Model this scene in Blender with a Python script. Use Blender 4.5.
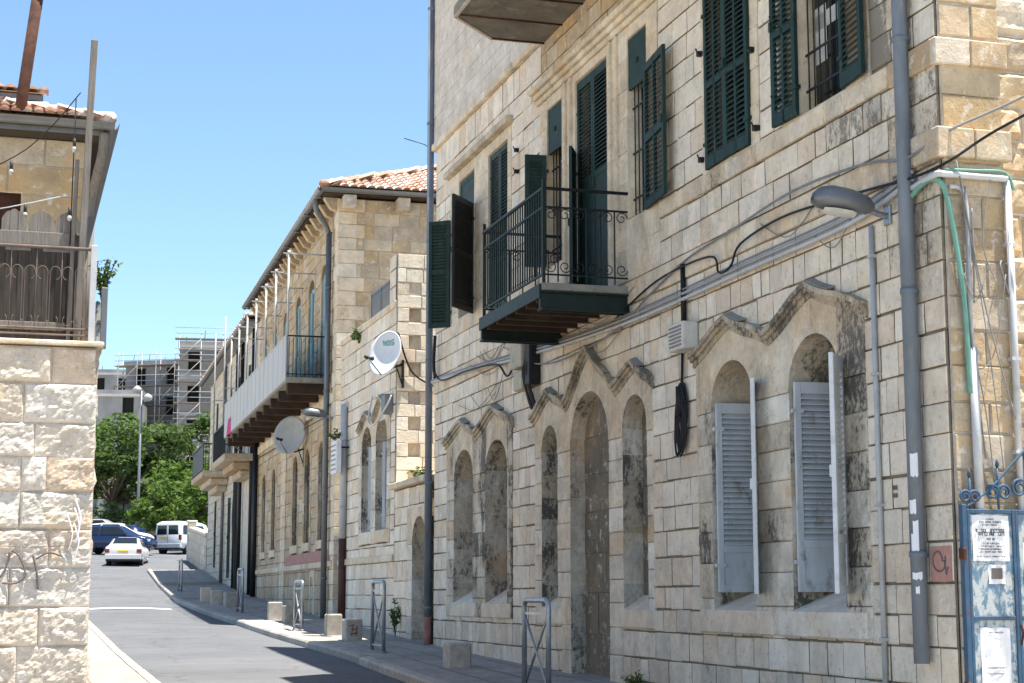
import bpy, math, random
from mathutils import Matrix, Vector, noise
R = math.radians
for o in list(bpy.data.objects):
    bpy.data.objects.remove(o)
scn = bpy.context.scene
COL = scn.collection
# ------------------------------------------------------------------ camera
CAMZ = 1.6
cam = bpy.data.objects.new('camera', bpy.data.cameras.new('camera'))
COL.objects.link(cam); scn.camera = cam
cam.location = (0, 0, CAMZ)
cam.rotation_euler = (R(90 + 8.514), 0, 0)
cam.data.sensor_width = 36
cam.data.lens = 1700 / 1024 * 36
cam.data.clip_start = .1; cam.data.clip_end = 3000
# ------------------------------------------------------------------ light
SUN = Vector((.2365, -.0757, 1.0)).normalized()        # direction towards the sun
el = math.asin(SUN.z); az = math.atan2(SUN.x, SUN.y)
w = bpy.data.worlds.new('World'); scn.world = w; w.use_nodes = True
nt = w.node_tree
bg = nt.nodes['Background']
sky = nt.nodes.new('ShaderNodeTexSky'); sky.sky_type = 'NISHITA'; sky.sun_disc = False
sky.sun_elevation = el; sky.sun_rotation = az
sky.air_density = 1.0; sky.dust_density = .8; sky.ozone_density = 2.2; sky.altitude = 750
tint = nt.nodes.new('ShaderNodeMix'); tint.data_type = 'RGBA'; tint.blend_type = 'MULTIPLY'; tint.inputs[0].default_value = 1
tint.inputs[7].default_value = (.93, 1.015, 1.02, 1)            # slightly more cyan than the clean-air model
nt.links.new(sky.outputs[0], tint.inputs[6]); nt.links.new(tint.outputs[2], bg.inputs[0]); bg.inputs[1].default_value = .092
sl = bpy.data.lights.new('sun', 'SUN'); sl.energy = 4.8; sl.angle = R(.5); sl.color = (1, .95, .86)
so = bpy.data.objects.new('sun', sl); COL.objects.link(so)
so.rotation_euler = (-SUN).to_track_quat('-Z', 'Y').to_euler()
so.location = (20, -20, 60)
scn.view_settings.view_transform = 'Standard'; scn.view_settings.look = 'None'
scn.view_settings.exposure = 1.4; scn.view_settings.gamma = 1
scn.render.engine = 'CYCLES'

# ------------------------------------------------------------------ materials
def nodes(name, rough=.8, metal=0.0, spec=.3):
    m = bpy.data.materials.new(name); m.use_nodes = True
    t = m.node_tree; b = t.nodes['Principled BSDF']
    b.inputs['Roughness'].default_value = rough; b.inputs['Metallic'].default_value = metal
    b.inputs['Specular IOR Level'].default_value = spec
    return m, t, b
def N(t, typ, **kw):
    n = t.nodes.new(typ)
    for k, v in kw.items():
        if k.startswith('_'): setattr(n, k[1:], v)
        else: n.inputs[k].default_value = v
    return n
def mix(t, fac, a, b, mode='MIX'):
    n = t.nodes.new('ShaderNodeMix'); n.data_type = 'RGBA'; n.blend_type = mode
    for sock, v in ((n.inputs[0], fac), (n.inputs[6], a), (n.inputs[7], b)):
        if isinstance(v, bpy.types.NodeSocket): t.links.new(v, sock)
        elif isinstance(v, (int, float)): sock.default_value = v
        else: sock.default_value = (*v, 1)
    return n.outputs[2]
def mth(t, op, a, b=None, clamp=False):
    n = t.nodes.new('ShaderNodeMath'); n.operation = op; n.use_clamp = clamp
    for i, v in enumerate((a, b)):
        if v is None: continue
        if isinstance(v, bpy.types.NodeSocket): t.links.new(v, n.inputs[i])
        else: n.inputs[i].default_value = v
    return n.outputs[0]
def ramp(t, fac, stops, interp='LINEAR'):
    n = t.nodes.new('ShaderNodeValToRGB'); n.color_ramp.interpolation = interp
    e = n.color_ramp.elements
    while len(e) < len(stops): e.new(.5)
    for i, (p, c) in enumerate(stops):
        e[i].position = p; e[i].color = (*c, 1) if len(c) == 3 else c
    t.links.new(fac, n.inputs[0]); return n.outputs[0]
def noise_tex(t, vec, scale, detail=4, rough=.55, dist=0):
    n = N(t, 'ShaderNodeTexNoise', Scale=scale, Detail=detail, Roughness=rough, Distortion=dist)
    t.links.new(vec, n.inputs['Vector']); return n.outputs[0]
def coords(t, sc=(1, 1, 1)):
    tc = t.nodes.new('ShaderNodeTexCoord'); mp = t.nodes.new('ShaderNodeMapping')
    mp.inputs['Scale'].default_value = sc
    t.links.new(tc.outputs['Object'], mp.inputs[0]); return mp.outputs[0]
def attr(t, name):
    n = t.nodes.new('ShaderNodeAttribute'); n.attribute_name = name; return n.outputs['Fac']
def bump(t, b, h, strength=.4, dist=.01):
    n = N(t, 'ShaderNodeBump', Strength=strength, Distance=dist)
    t.links.new(h, n.inputs['Height']); t.links.new(n.outputs[0], b.inputs['Normal'])
def smooth(t, v, a, b_):
    n = t.nodes.new('ShaderNodeMapRange'); n.interpolation_type = 'SMOOTHSTEP'
    t.links.new(v, n.inputs[0]); n.inputs[1].default_value = a; n.inputs[2].default_value = b_
    return n.outputs[0]
G3 = lambda v: (v, v, v)
def stone(name, cols, stain=(.115, .105, .088), streak=.7, pits=.55, bmp=.5, mott=.35, bscale=22, tan=.5):
    m, t, b = nodes(name, .9, 0, .2)
    v = coords(t); vs = coords(t, (1.5, 1.5, .62))
    base = ramp(t, attr(t, 'rnd'), [(i / (len(cols) - 1), c) for i, c in enumerate(cols)])
    n1 = noise_tex(t, v, 2.6, 6, .62)
    base = mix(t, 1.0, base, ramp(t, n1, [(.28, G3(1 - mott * .8)), (.66, G3(1 + mott * .35))]), 'MULTIPLY')
    n4 = noise_tex(t, v, 1.3, 5, .6, .3)                       # warm tan patina
    base = mix(t, mth(t, 'MULTIPLY', smooth(t, n4, .50, .68), tan), base, (.52, .33, .15))
    n5 = noise_tex(t, v, 12, 7, .75)                           # fine grime
    base = mix(t, mth(t, 'MULTIPLY', smooth(t, n5, .55, .67), .5), base, (.27, .23, .17))
    n6 = noise_tex(t, v, 7, 6, .7, .5)                         # pale bleached patches
    base = mix(t, mth(t, 'MULTIPLY', smooth(t, n6, .54, .66), .5), base, (.78, .74, .66))
    vo = N(t, 'ShaderNodeTexVoronoi', Scale=26); t.links.new(v, vo.inputs['Vector'])
    chip = mth(t, 'MULTIPLY', mth(t, 'SUBTRACT', 1.0, smooth(t, vo.outputs['Distance'], .10, .24)), mth(t, 'MULTIPLY', smooth(t, noise_tex(t, v, 2.2, 4, .7), .54, .64), pits))
    base = mix(t, chip, base, (.075, .062, .048))
    lo = noise_tex(t, vs, 1.5, 4, .6, .4)                      # crusts of black lichen and rain streaks, crisp edged
    hi = noise_tex(t, coords(t, (1.3, 1.3, .8)), 15, 8, .78)
    f = mth(t, 'ADD', mth(t, 'ADD', mth(t, 'MULTIPLY', attr(t, 'st'), .26), lo), mth(t, 'MULTIPLY', mth(t, 'SUBTRACT', hi, .5), .95))
    soft = mth(t, 'MULTIPLY', smooth(t, f, .58, .95), streak * .55, True)
    base = mix(t, soft, base, (.24, .215, .175))
    base = mix(t, mth(t, 'MULTIPLY', smooth(t, f, .86, 1.0), streak, True), base, stain)
    n3 = noise_tex(t, v, 46, 3, .6)
    p = smooth(t, n3, .60, .70)
    pm = mth(t, 'MULTIPLY', p, mth(t, 'MULTIPLY', smooth(t, noise_tex(t, v, 1.1, 3), .42, .62), pits))
    base = mix(t, pm, base, (.09, .075, .055))
    t.links.new(base, b.inputs['Base Color'])
    h = mth(t, 'SUBTRACT', mth(t, 'SUBTRACT', mth(t, 'ADD', noise_tex(t, v, bscale, 8, .65), mth(t, 'MULTIPLY', noise_tex(t, v, 5, 3), .8)), mth(t, 'MULTIPLY', pm, .9)), mth(t, 'MULTIPLY', chip, 1.2))
    bump(t, b, h, bmp, .02)
    return m
def simple(name, col, rough=.7, metal=0, var=.25, scale=6, dirt=None, dirt_amt=.4, bmp=.15, spec=.3, dscale=3, stretch=(1, 1, 1), thr=(.5, .7)):
    m, t, b = nodes(name, rough, metal, spec)
    v = coords(t, stretch)
    n1 = noise_tex(t, v, scale, 6, .6)
    c = mix(t, 1.0, col, ramp(t, n1, [(.3, G3(1 - var)), (.7, G3(1 + var * .5))]), 'MULTIPLY')
    if dirt:
        f = mth(t, 'MULTIPLY', smooth(t, noise_tex(t, v, dscale, 8, .7, .3), *thr), dirt_amt)
        c = mix(t, f, c, dirt)
        t.links.new(mth(t, 'ADD', mth(t, 'MULTIPLY', f, .3), rough, True), b.inputs['Roughness'])
    t.links.new(c, b.inputs['Base Color'])
    if bmp: bump(t, b, noise_tex(t, v, scale * 6, 5, .6), bmp, .01)
    return m
def varied(name, cols, rough=.85, bmp=.3, sc=20, leafy=False):
    m, t, b = nodes(name, rough, 0, .2)
    v = coords(t)
    base = ramp(t, attr(t, 'rnd'), [(i / (len(cols) - 1), c) for i, c in enumerate(cols)])
    base = mix(t, 1.0, base, ramp(t, noise_tex(t, v, sc, 6, .65), [(.25, G3(.62)), (.75, G3(1.15))]), 'MULTIPLY')
    t.links.new(base, b.inputs['Base Color'])
    bump(t, b, noise_tex(t, v, sc * 3, 5), bmp, .01)
    if leafy:                                            # light passes through thin leaves
        tr = N(t, 'ShaderNodeBsdfTranslucent'); mx = N(t, 'ShaderNodeMixShader'); mx.inputs[0].default_value = .42
        t.links.new(mix(t, 1.0, base, (1.25, 1.3, .7), 'MULTIPLY'), tr.inputs[0])
        t.links.new(b.outputs[0], mx.inputs[1]); t.links.new(tr.outputs[0], mx.inputs[2]); t.links.new(mx.outputs[0], t.nodes['Material Output'].inputs[0])
    return m
CREAM = [(.68, .58, .455), (.80, .725, .60), (.74, .655, .52), (.84, .775, .66), (.70, .57, .43), (.82, .745, .62), (.62, .56, .47), (.76, .62, .46)]
M = {}
M['ashlar'] = stone('ashlar_stone', CREAM, tan=.25, mott=.28)
M['trim'] = stone('dressed_trim_stone', [(.64, .51, .36), (.73, .63, .48), (.66, .55, .40), (.76, .69, .56)], streak=.9, pits=.35, bmp=.4)
M['jamb'] = stone('pale_jamb_stone', [(.60, .48, .34), (.76, .71, .60), (.68, .58, .44), (.80, .76, .67), (.62, .57, .47), (.72, .62, .48)], streak=1.0, pits=.5, bmp=.5)
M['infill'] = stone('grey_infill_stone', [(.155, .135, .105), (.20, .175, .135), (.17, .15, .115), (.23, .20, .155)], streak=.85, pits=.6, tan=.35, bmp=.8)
M['lichen'] = stone('lichened_stone', [(.56, .46, .33), (.62, .52, .38), (.50, .43, .33)], streak=.9, pits=.8, bmp=.8, tan=.2)
M['warm'] = stone('warm_stone', [(.45, .32, .19), (.52, .41, .28), (.47, .34, .19), (.58, .49, .36), (.42, .33, .23), (.60, .53, .43)], streak=.75, pits=.45, tan=.6)
M['white'] = stone('white_rough_stone', [(.58, .515, .445), (.64, .585, .515), (.62, .53, .42), (.66, .615, .545), (.58, .44, .31), (.62, .555, .475)], streak=.15, pits=.25, bmp=1.0, mott=.24, bscale=16, tan=.5)
M['far'] = stone('pale_far_stone', [(.56, .49, .38), (.66, .59, .48), (.60, .54, .44), (.70, .64, .55)], streak=.5, pits=.2, tan=.3)
M['upper'] = stone('smooth_pale_stone', [(.56, .51, .44), (.61, .56, .49), (.58, .53, .455)], streak=.3, pits=.2, bmp=.2, tan=.25)
M['mortar'] = simple('dark_mortar', (.25, .205, .15), .95, 0, .4, 8)
M['palemortar'] = simple('pale_mortar', (.60, .54, .46), .95, 0, .3, 8)
M['concrete'] = simple('stained_concrete', (.30, .28, .24), .9, 0, .35, 3, (.10, .095, .085), .7, .4)
M['kerb'] = varied('kerb_stone', [(.40, .36, .31), (.50, .46, .40), (.36, .33, .29)], .85, .3, 9)
M['paving'] = varied('pavement_slabs', [(.34, .31, .28), (.40, .37, .33), (.30, .28, .25)], .9, .3, 7)
M['palepaving'] = varied('pale_pavement', [(.31, .285, .265), (.34, .315, .29), (.30, .275, .255)], .9, .3, 7)
M['green'] = simple('dark_green_paint', (.012, .036, .030), .65, 0, .4, 6, (.085, .10, .085), .65, .15, .3, 9, (1, 1, .5), (.55, .70))
M['balconygreen'] = simple('old_balcony_paint', (.011, .024, .021), .55, 0, .4, 6, (.03, .03, .026), .5, .1, .3, 5)
M['darkconc'] = simple('stained_balcony_soffit', (.17, .16, .13), .95, 0, .4, 2.5, (.30, .285, .25), .7, .5, .3, 3)
M['blackpaint'] = simple('blackish_green_paint', (.012, .016, .016), .5, 0, .3, 5)
M['bluegrey'] = simple('bluish_green_paint', (.026, .055, .052), .65, 0, .35, 5, (.03, .045, .05), .5, .1)
M['greyshutter'] = simple('grey_shutter_paint', (.58, .61, .63), .55, 0, .2, 4, (.25, .21, .16), .7, .12, .4, 6, (1, 1, .45), (.54, .68))
M['litshutter'] = simple('lit_shutter_paint', (.70, .72, .73), .5, 0, .12, 4, (.35, .32, .28), .4, .1, .4, 5)  # grey shutter paint made paler to show light caught by the open leaves
M['iron'] = simple('black_iron', (.018, .020, .021), .5, .3, .3, 9)
M['pipe'] = simple('grey_blue_pipe', (.155, .185, .225), .55, .0, .25, 6, (.30, .29, .26), .55, .06, .4, 4, (1, 1, .3))
M['palepipe'] = simple('pale_grey_pipe', (.50, .51, .52), .5, .1, .15, 4, (.26, .24, .21), .5, .06)
M['galvpaint'] = simple('grey_conduit', (.34, .34, .345), .5, .1, .15, 5, (.2, .18, .16), .5, .06)
M['redpipe'] = simple('faded_red_paint', (.36, .17, .14), .7, 0, .25, 6, (.2, .18, .16), .5)
M['darkred'] = simple('dark_red_paint', (.085, .035, .028), .6, 0, .3, 6)
M['greentube'] = simple('green_conduit', (.16, .34, .27), .5, 0, .2, 6)
M['galv'] = simple('galvanised_steel', (.38, .41, .44), .42, .75, .2, 8, (.18, .18, .18), .5, .05)
M['oldrail'] = simple('faded_brown_paint', (.15, .115, .10), .75, 0, .3, 8)
M['rust'] = simple('rusted_metal', (.095, .042, .027), .85, .2, .5, 7, (.05, .025, .02), .7, .4)
M['cable'] = simple('black_cable', (.014, .014, .016), .6, 0, .2, 10, None)
M['greycable'] = simple('grey_cable', (.22, .22, .22), .6, 0, .2, 10)
M['lampgrey'] = simple('lamp_housing', (.17, .18, .19), .4, .3, .15, 6, (.10, .10, .10), .4, .05)
M['bulb'] = simple('clear_bulb_glass', (.40, .41, .40), .1, 0, .1, 9, None, .3, 0, .7)
M['lens'] = simple('lamp_lens', (.55, .57, .54), .2, 0, .2, 9, None, .3, .05, .5)
M['plastic'] = simple('pale_plastic', (.60, .58, .53), .5, 0, .12, 7, (.3, .27, .22), .4, .05)
M['beige'] = simple('beige_box', (.44, .39, .28), .55, 0, .2, 7, (.2, .17, .12), .5)
M['glass'] = simple('dark_window_glass', (.012, .015, .018), .08, 0, .2, 3, None, .3, 0, .6)
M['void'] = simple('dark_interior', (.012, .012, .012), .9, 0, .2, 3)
M['curtain'] = simple('pale_curtain', (.50, .50, .47), .9, 0, .25, 9)
M['wood'] = simple('weathered_grey_wood', (.23, .205, .18), .9, 0, .45, 3, (.09, .075, .06), .6, .5, .2, 3, (14, 14, .9))
M['darkwood'] = simple('old_dark_wood', (.062, .053, .045), .9, 0, .5, 3, (.19, .17, .15), .6, .5, .2, 2.5, (14, 14, .9), (.55, .75))
M['beam'] = simple('dark_brown_beam', (.05, .032, .022), .85, 0, .4, 4, (.12, .08, .05), .4)
M['tile'] = varied('clay_roof_tiles', [(.46, .25, .17), (.55, .38, .29), (.60, .49, .42), (.46, .24, .16), (.64, .56, .50), (.58, .46, .38)], .85, .3, 14)
M['oldtile'] = varied('bleached_roof_tiles', [(.62, .44, .35), (.66, .56, .49), (.58, .33, .23), (.68, .60, .54)], .85, .3, 14)
M['teal'] = simple('light_blue_paint', (.22, .42, .47), .6, 0, .3, 5, (.36, .40, .38), .6, .1, .3, 4, (1, 1, .5))
M['whitesheet'] = simple('white_sheet_metal', (.46, .46, .455), .6, .0, .15, 2, (.33, .32, .29), .5, .05, .3, 2, (1, 1, .3))
M['dish'] = simple('white_dish_paint', (.72, .73, .74), .45, 0, .08, 3, (.45, .44, .42), .3, .03)
M['greydish'] = simple('grey_dish_paint', (.42, .42, .41), .6, 0, .15, 3, (.25, .23, .2), .4)
M['tealmark'] = simple('teal_mark', (.33, .55, .55), .6, 0, .1)
M['paper'] = simple('white_paper', (.74, .74, .76), .9, 0, .12, 5, (.5, .47, .42), .35, .1)
M['ink'] = simple('printed_ink', (.05, .05, .06), .9, 0, .1)
M['gateblue'] = simple('peeling_blue_paint', (.14, .235, .32), .65, 0, .45, 6, (.47, .49, .47), .9, .3, .3, 9, (1, 1, .6), (.45, .53))
M['gateframe'] = simple('blue_gate_frame_paint', (.045, .10, .17), .55, 0, .3, 6, (.11, .055, .04), .7, .2)
M['pink'] = simple('pink_wash_paint', (.47, .25, .21), .9, 0, .25, 8, (.5, .42, .32), .5)
M['magenta'] = simple('magenta_cloth', (.55, .05, .24), .9, 0, .2)
M['spray'] = simple('dark_spray_paint', (.16, .135, .13), .9, 0, .3)
M['redspray'] = simple('red_spray_paint', (.30, .09, .08), .9, 0, .3)
M['whitewash'] = simple('white_paint_smears', (.80, .80, .83), .9, 0, .1, 8)
M['roadline'] = simple('worn_white_road_paint', (.72, .71, .68), .8, 0, .2, 4, (.30, .29, .28), .7, .2, .3, 2.5)
M['bark'] = simple('bark', (.10, .075, .055), .95, 0, .4, 8)
M['leafdark'] = varied('dark_leaves', [(.06, .105, .035), (.105, .16, .055), (.08, .13, .04), (.14, .20, .08), (.09, .15, .04)], .6, .1, 3, True)
M['leaflight'] = varied('light_leaves', [(.07, .13, .025), (.12, .19, .045), (.09, .15, .03), (.16, .24, .07)], .6, .1, 3, True)
M['weed'] = varied('weed_leaves', [(.05, .10, .02), (.10, .17, .04), (.14, .20, .05)], .7, .1, 3)
M['scafconc'] = simple('hazed_raw_concrete', (.28, .285, .295), .95, 0, .3, .4, (.17, .17, .175), .5, .2, .2, .3)  # blueish lift in the concrete colour stands in for air haze
M['fence'] = simple('grey_sheet_fence', (.40, .41, .42), .6, .2, .12, 2)
M['carwhite'] = simple('white_car_paint', (.62, .62, .63), .22, 0, .03, 2, None, 0, 0, .5)
M['carblue'] = simple('dark_blue_car_paint', (.012, .028, .085), .18, .2, .05, 2, None, 0, 0, .6)
M['carsilver'] = simple('silver_car_paint', (.50, .52, .54), .25, .5, .03, 2, None, 0, 0, .5)
M['tyre'] = simple('tyre_rubber', (.018, .018, .018), .85, 0, .2)
M['rim'] = simple('wheel_rim', (.45, .46, .47), .35, .7, .1)
M['taillight'] = simple('red_tail_light', (.20, .012, .014), .25, 0, .1, 3, None, 0, 0, .5)
M['plate'] = simple('yellow_number_plate', (.75, .48, .04), .5, 0, .08)
M['trimblack'] = simple('black_plastic_trim', (.03, .03, .032), .6, 0, .1)
def asphalt():
    m, t, b = nodes('worn_asphalt', .88, 0, .25)
    v = coords(t)
    n1 = noise_tex(t, v, .35, 6, .65); n2 = noise_tex(t, v, 90, 3, .6); n3 = noise_tex(t, coords(t, (.12, 1.6, 1)), 1.2, 5, .6)
    c = ramp(t, n1, [(.3, (.105, .109, .117)), (.7, (.145, .148, .155))])
    c = mix(t, 1.0, c, ramp(t, n3, [(.35, G3(.93)), (.65, G3(1.04))]), 'MULTIPLY')
    c = mix(t, 1.0, c, ramp(t, n2, [(.3, G3(.75)), (.7, G3(1.2))]), 'MULTIPLY')
    vo = N(t, 'ShaderNodeTexVoronoi', Scale=.45, _feature='DISTANCE_TO_EDGE')
    nv = N(t, 'ShaderNodeTexNoise', Scale=1.6, Detail=5)
    t.links.new(v, nv.inputs['Vector'])
    vv = t.nodes.new('ShaderNodeVectorMath'); vv.operation = 'ADD'
    t.links.new(v, vv.inputs[0]); t.links.new(nv.outputs['Color'], vv.inputs[1]); t.links.new(vv.outputs[0], vo.inputs['Vector'])
    crack = mth(t, 'MULTIPLY', mth(t, 'SUBTRACT', 1.0, smooth(t, vo.outputs['Distance'], .003, .018)), .35)
    spots = smooth(t, noise_tex(t, v, 1.7, 7, .7, .5), .58, .70)
    c = mix(t, mth(t, 'MULTIPLY', spots, .45), c, (.055, .055, .058))
    pale = smooth(t, noise_tex(t, v, .55, 6, .7, .8), .55, .62)
    c = mix(t, mth(t, 'MULTIPLY', pale, .2), c, (.17, .17, .175))
    c = mix(t, crack, c, (.03, .03, .03))
    t.links.new(c, b.inputs['Base Color']); bump(t, b, n2, .35, .006)
    return m
M['asphalt'] = asphalt()
M['earth'] = simple('dusty_bounce_ground', (.48, .42, .33), .95, 0, .25, .5, (.36, .32, .24), .6, .3)  # paleness raised so the ground bounces sunlight onto the shaded facades

# ------------------------------------------------------------------ mesh builder
class MB:
    def __init__(s):
        s.v = []; s.f = []; s.mi = []; s.rn = []; s.st = []; s.sm = []
        s.M = None; s.mat = 0; s.rnd = .5; s.stn = 0.0; s.smooth = False; s.marks = []
    def add(s, vs, fs):
        b = len(s.v)
        for p in vs:
            p = Vector(p)
            if s.M is not None: p = s.M @ p
            s.v.append(p)
        for f in fs:
            s.f.append([b + i for i in f]); s.mi.append(s.mat); s.rn.append(s.rnd); s.st.append(s.stn); s.sm.append(s.smooth)
    def mark(s): s.marks.append((len(s.v), len(s.f)))
    def quad(s, *p): s.add(p, [range(len(p))])
    def box(s, x0, x1, y0, y1, z0, z1, c=0.0):
        if x1 < x0: x0, x1 = x1, x0
        if y1 < y0: y0, y1 = y1, y0
        if z1 < z0: z0, z1 = z1, z0
        c = min(c, (x1 - x0) * .45, (y1 - y0) * .45, (z1 - z0) * .45)
        if c <= 0:
            s.add([(x0, y0, z0), (x1, y0, z0), (x1, y1, z0), (x0, y1, z0), (x0, y0, z1), (x1, y0, z1), (x1, y1, z1), (x0, y1, z1)],
                  [(0, 3, 2, 1), (4, 5, 6, 7), (0, 1, 5, 4), (1, 2, 6, 5), (2, 3, 7, 6), (3, 0, 4, 7)])
            return
        # chamfered box: rounded in plan and bevelled at top and bottom
        def ring(i, z):
            a, b_, cc, d = x0 + i, x1 - i, y0 + i, y1 - i
            return [(a + c, cc, z), (b_ - c, cc, z), (b_, cc + c, z), (b_, d - c, z), (b_ - c, d, z), (a + c, d, z), (a, d - c, z), (a, cc + c, z)]
        vs = []
        k = c * .95
        for i, z in ((k, z0), (0, z0 + c), (0, z1 - c), (k, z1)):
            vs += ring(i, z) if i == 0 else [(min(max(x, x0 + i), x1 - i), min(max(y, y0 + i), y1 - i), z) for x, y, z in ring(0, z)]
        fs = [tuple(range(7, -1, -1)), tuple(range(24, 32))]
        for r_ in range(3):
            for i in range(8):
                j = (i + 1) % 8
                fs.append((r_ * 8 + i, r_ * 8 + j, r_ * 8 + 8 + j, r_ * 8 + 8 + i))
        s.add(vs, fs)
    def tube(s, pts, r, n=8, caps=True):
        pts = [Vector(p) for p in pts]
        rs = r if isinstance(r, (list, tuple)) else [r] * len(pts)
        vs = []; prev = None
        for i, p in enumerate(pts):
            d = (pts[min(i + 1, len(pts) - 1)] - pts[max(i - 1, 0)])
            if d.length < 1e-9: d = Vector((0, 0, 1))
            d.normalize()
            if prev is None:
                a = Vector((0, 0, 1)) if abs(d.z) < .9 else Vector((1, 0, 0))
                x = d.cross(a).normalized()
            else:
                x = (prev - d * prev.dot(d)).normalized()
            prev = x; y = d.cross(x)
            for k in range(n):
                a = 2 * math.pi * k / n
                vs.append(p + (x * math.cos(a) + y * math.sin(a)) * rs[i])
        fs = []
        for i in range(len(pts) - 1):
            for k in range(n):
                j = (k + 1) % n
                fs.append((i * n + k, i * n + j, (i + 1) * n + j, (i + 1) * n + k))
        if caps:
            fs.append(tuple(range(n - 1, -1, -1))); fs.append(tuple(range((len(pts) - 1) * n, len(pts) * n)))
        old = s.smooth; s.smooth = True; s.add(vs, fs); s.smooth = old
    def prism(s, poly, y0, y1):
        """poly: (x,z) outline, extruded along y"""
        n = len(poly)
        vs = [(x, y0, z) for x, z in poly] + [(x, y1, z) for x, z in poly]
        s.add(vs, [tuple(range(n)), tuple(range(2 * n - 1, n - 1, -1))] + [(i, i + n, (i + 1) % n + n, (i + 1) % n) for i in range(n)])
    def build(s, name, mats, parent=None, off=(0, 0, 0)):
        if s.marks:                                   # several separate pieces: one object each
            cuts = s.marks + [(len(s.v), len(s.f))]; obs = []
            for (v0, f0), (v1, f1) in zip(cuts, cuts[1:]):
                if f1 == f0: continue
                q = MB(); q.v = s.v[v0:v1]; q.f = [[i - v0 for i in f] for f in s.f[f0:f1]]
                q.mi, q.rn, q.st, q.sm = s.mi[f0:f1], s.rn[f0:f1], s.st[f0:f1], s.sm[f0:f1]
                obs.append(q.build(name, mats, parent, off))
            return obs[0] if obs else None
        if not s.f: return None
        me = bpy.data.meshes.new(name)
        o_ = Vector(off)
        me.from_pydata([v - o_ for v in s.v], [], s.f)
        if not isinstance(mats, (list, tuple)): mats = [mats]
        for m in mats: me.materials.append(M[m] if isinstance(m, str) else m)
        me.polygons.foreach_set('material_index', s.mi)
        me.polygons.foreach_set('use_smooth', s.sm)
        for nm, dat in (('rnd', s.rn), ('st', s.st)):
            a = me.attributes.new(nm, 'FLOAT', 'FACE'); a.data.foreach_set('value', dat)
        me.update()
        ob = bpy.data.objects.new(name, me); COL.objects.link(ob)
        if parent is not None: ob.parent = parent
        return ob
def tag(o, label=None, cat=None, group=None, kind=None):
    if label: o['label'] = label
    if cat: o['category'] = cat
    if group: o['group'] = group
    if kind: o['kind'] = kind
    return o
def empty(name, loc, rz=0, label=None, cat=None, group=None):
    o = bpy.data.objects.new(name, None); COL.objects.link(o)
    o.empty_display_size = .2
    o.location = loc; o.rotation_euler = (0, 0, rz); return tag(o, label, cat, group)
def copy_thing(o, parent=None):
    c = o.copy(); COL.objects.link(c)
    if parent is not None: c.parent = parent
    for ch in [q for q in bpy.data.objects if q.parent == o]: copy_thing(ch, c)
    return c
def catmull(pts, n=6):
    P = [Vector(p) for p in pts]; out = []
    for i in range(len(P) - 1):
        a, b, c, d = P[max(i - 1, 0)], P[i], P[i + 1], P[min(i + 2, len(P) - 1)]
        for k in range(n):
            t = k / n
            out.append(.5 * ((2 * b) + (c - a) * t + (2 * a - 5 * b + 4 * c - d) * t * t + (3 * b - a - 3 * c + d) * t ** 3))
    return out + [P[-1]]

# street frames.  Local axes of a facade: x to the right seen from the street (towards the camera),
# y into the wall, z up;  points in front of the wall have negative y.
RB = R(-73.4135); OB = Vector((3.71996, 14.36944, 0))
RC = R(-75.2051); OC = Vector((-4.2635, 41.1723, 0))
MB1 = Matrix.Translation(OB) @ Matrix.Rotation(RB, 4, 'Z')
MB2 = Matrix.Translation(OC) @ Matrix.Rotation(RC, 4, 'Z')
def root(name, frame, base, label, cat, group=None):
    """Empty at base (given in a facade frame); returns (object, offset to subtract)"""
    F, rz = ((MB1, RB) if frame == 1 else (MB2, RC))
    o = empty(name, F @ Vector(base), rz, label, cat, group)
    return o, base
# terrain profile along the street; s = metres beyond the near corner of the first house
PROF = [(-60, -.7), (-12.7, 0), (0, .22), (10, .36), (14, .44), (18, .54), (24, .74), (28, .87), (36, 1.10), (44, 1.38), (57, 1.95), (67, 2.66), (71, 3.02), (84, 3.9), (95, 4.6), (105, 5.3), (150, 9.5), (220, 13), (400, 14), (1500, 14)]
def zroad(s):
    for (a, za), (b, zb) in zip(PROF, PROF[1:]):
        if s <= b: 
            t = max(0, (s - a) / (b - a)); return za + (zb - za) * t
    return PROF[-1][1]
def gz(x): return zroad(-x)

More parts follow.
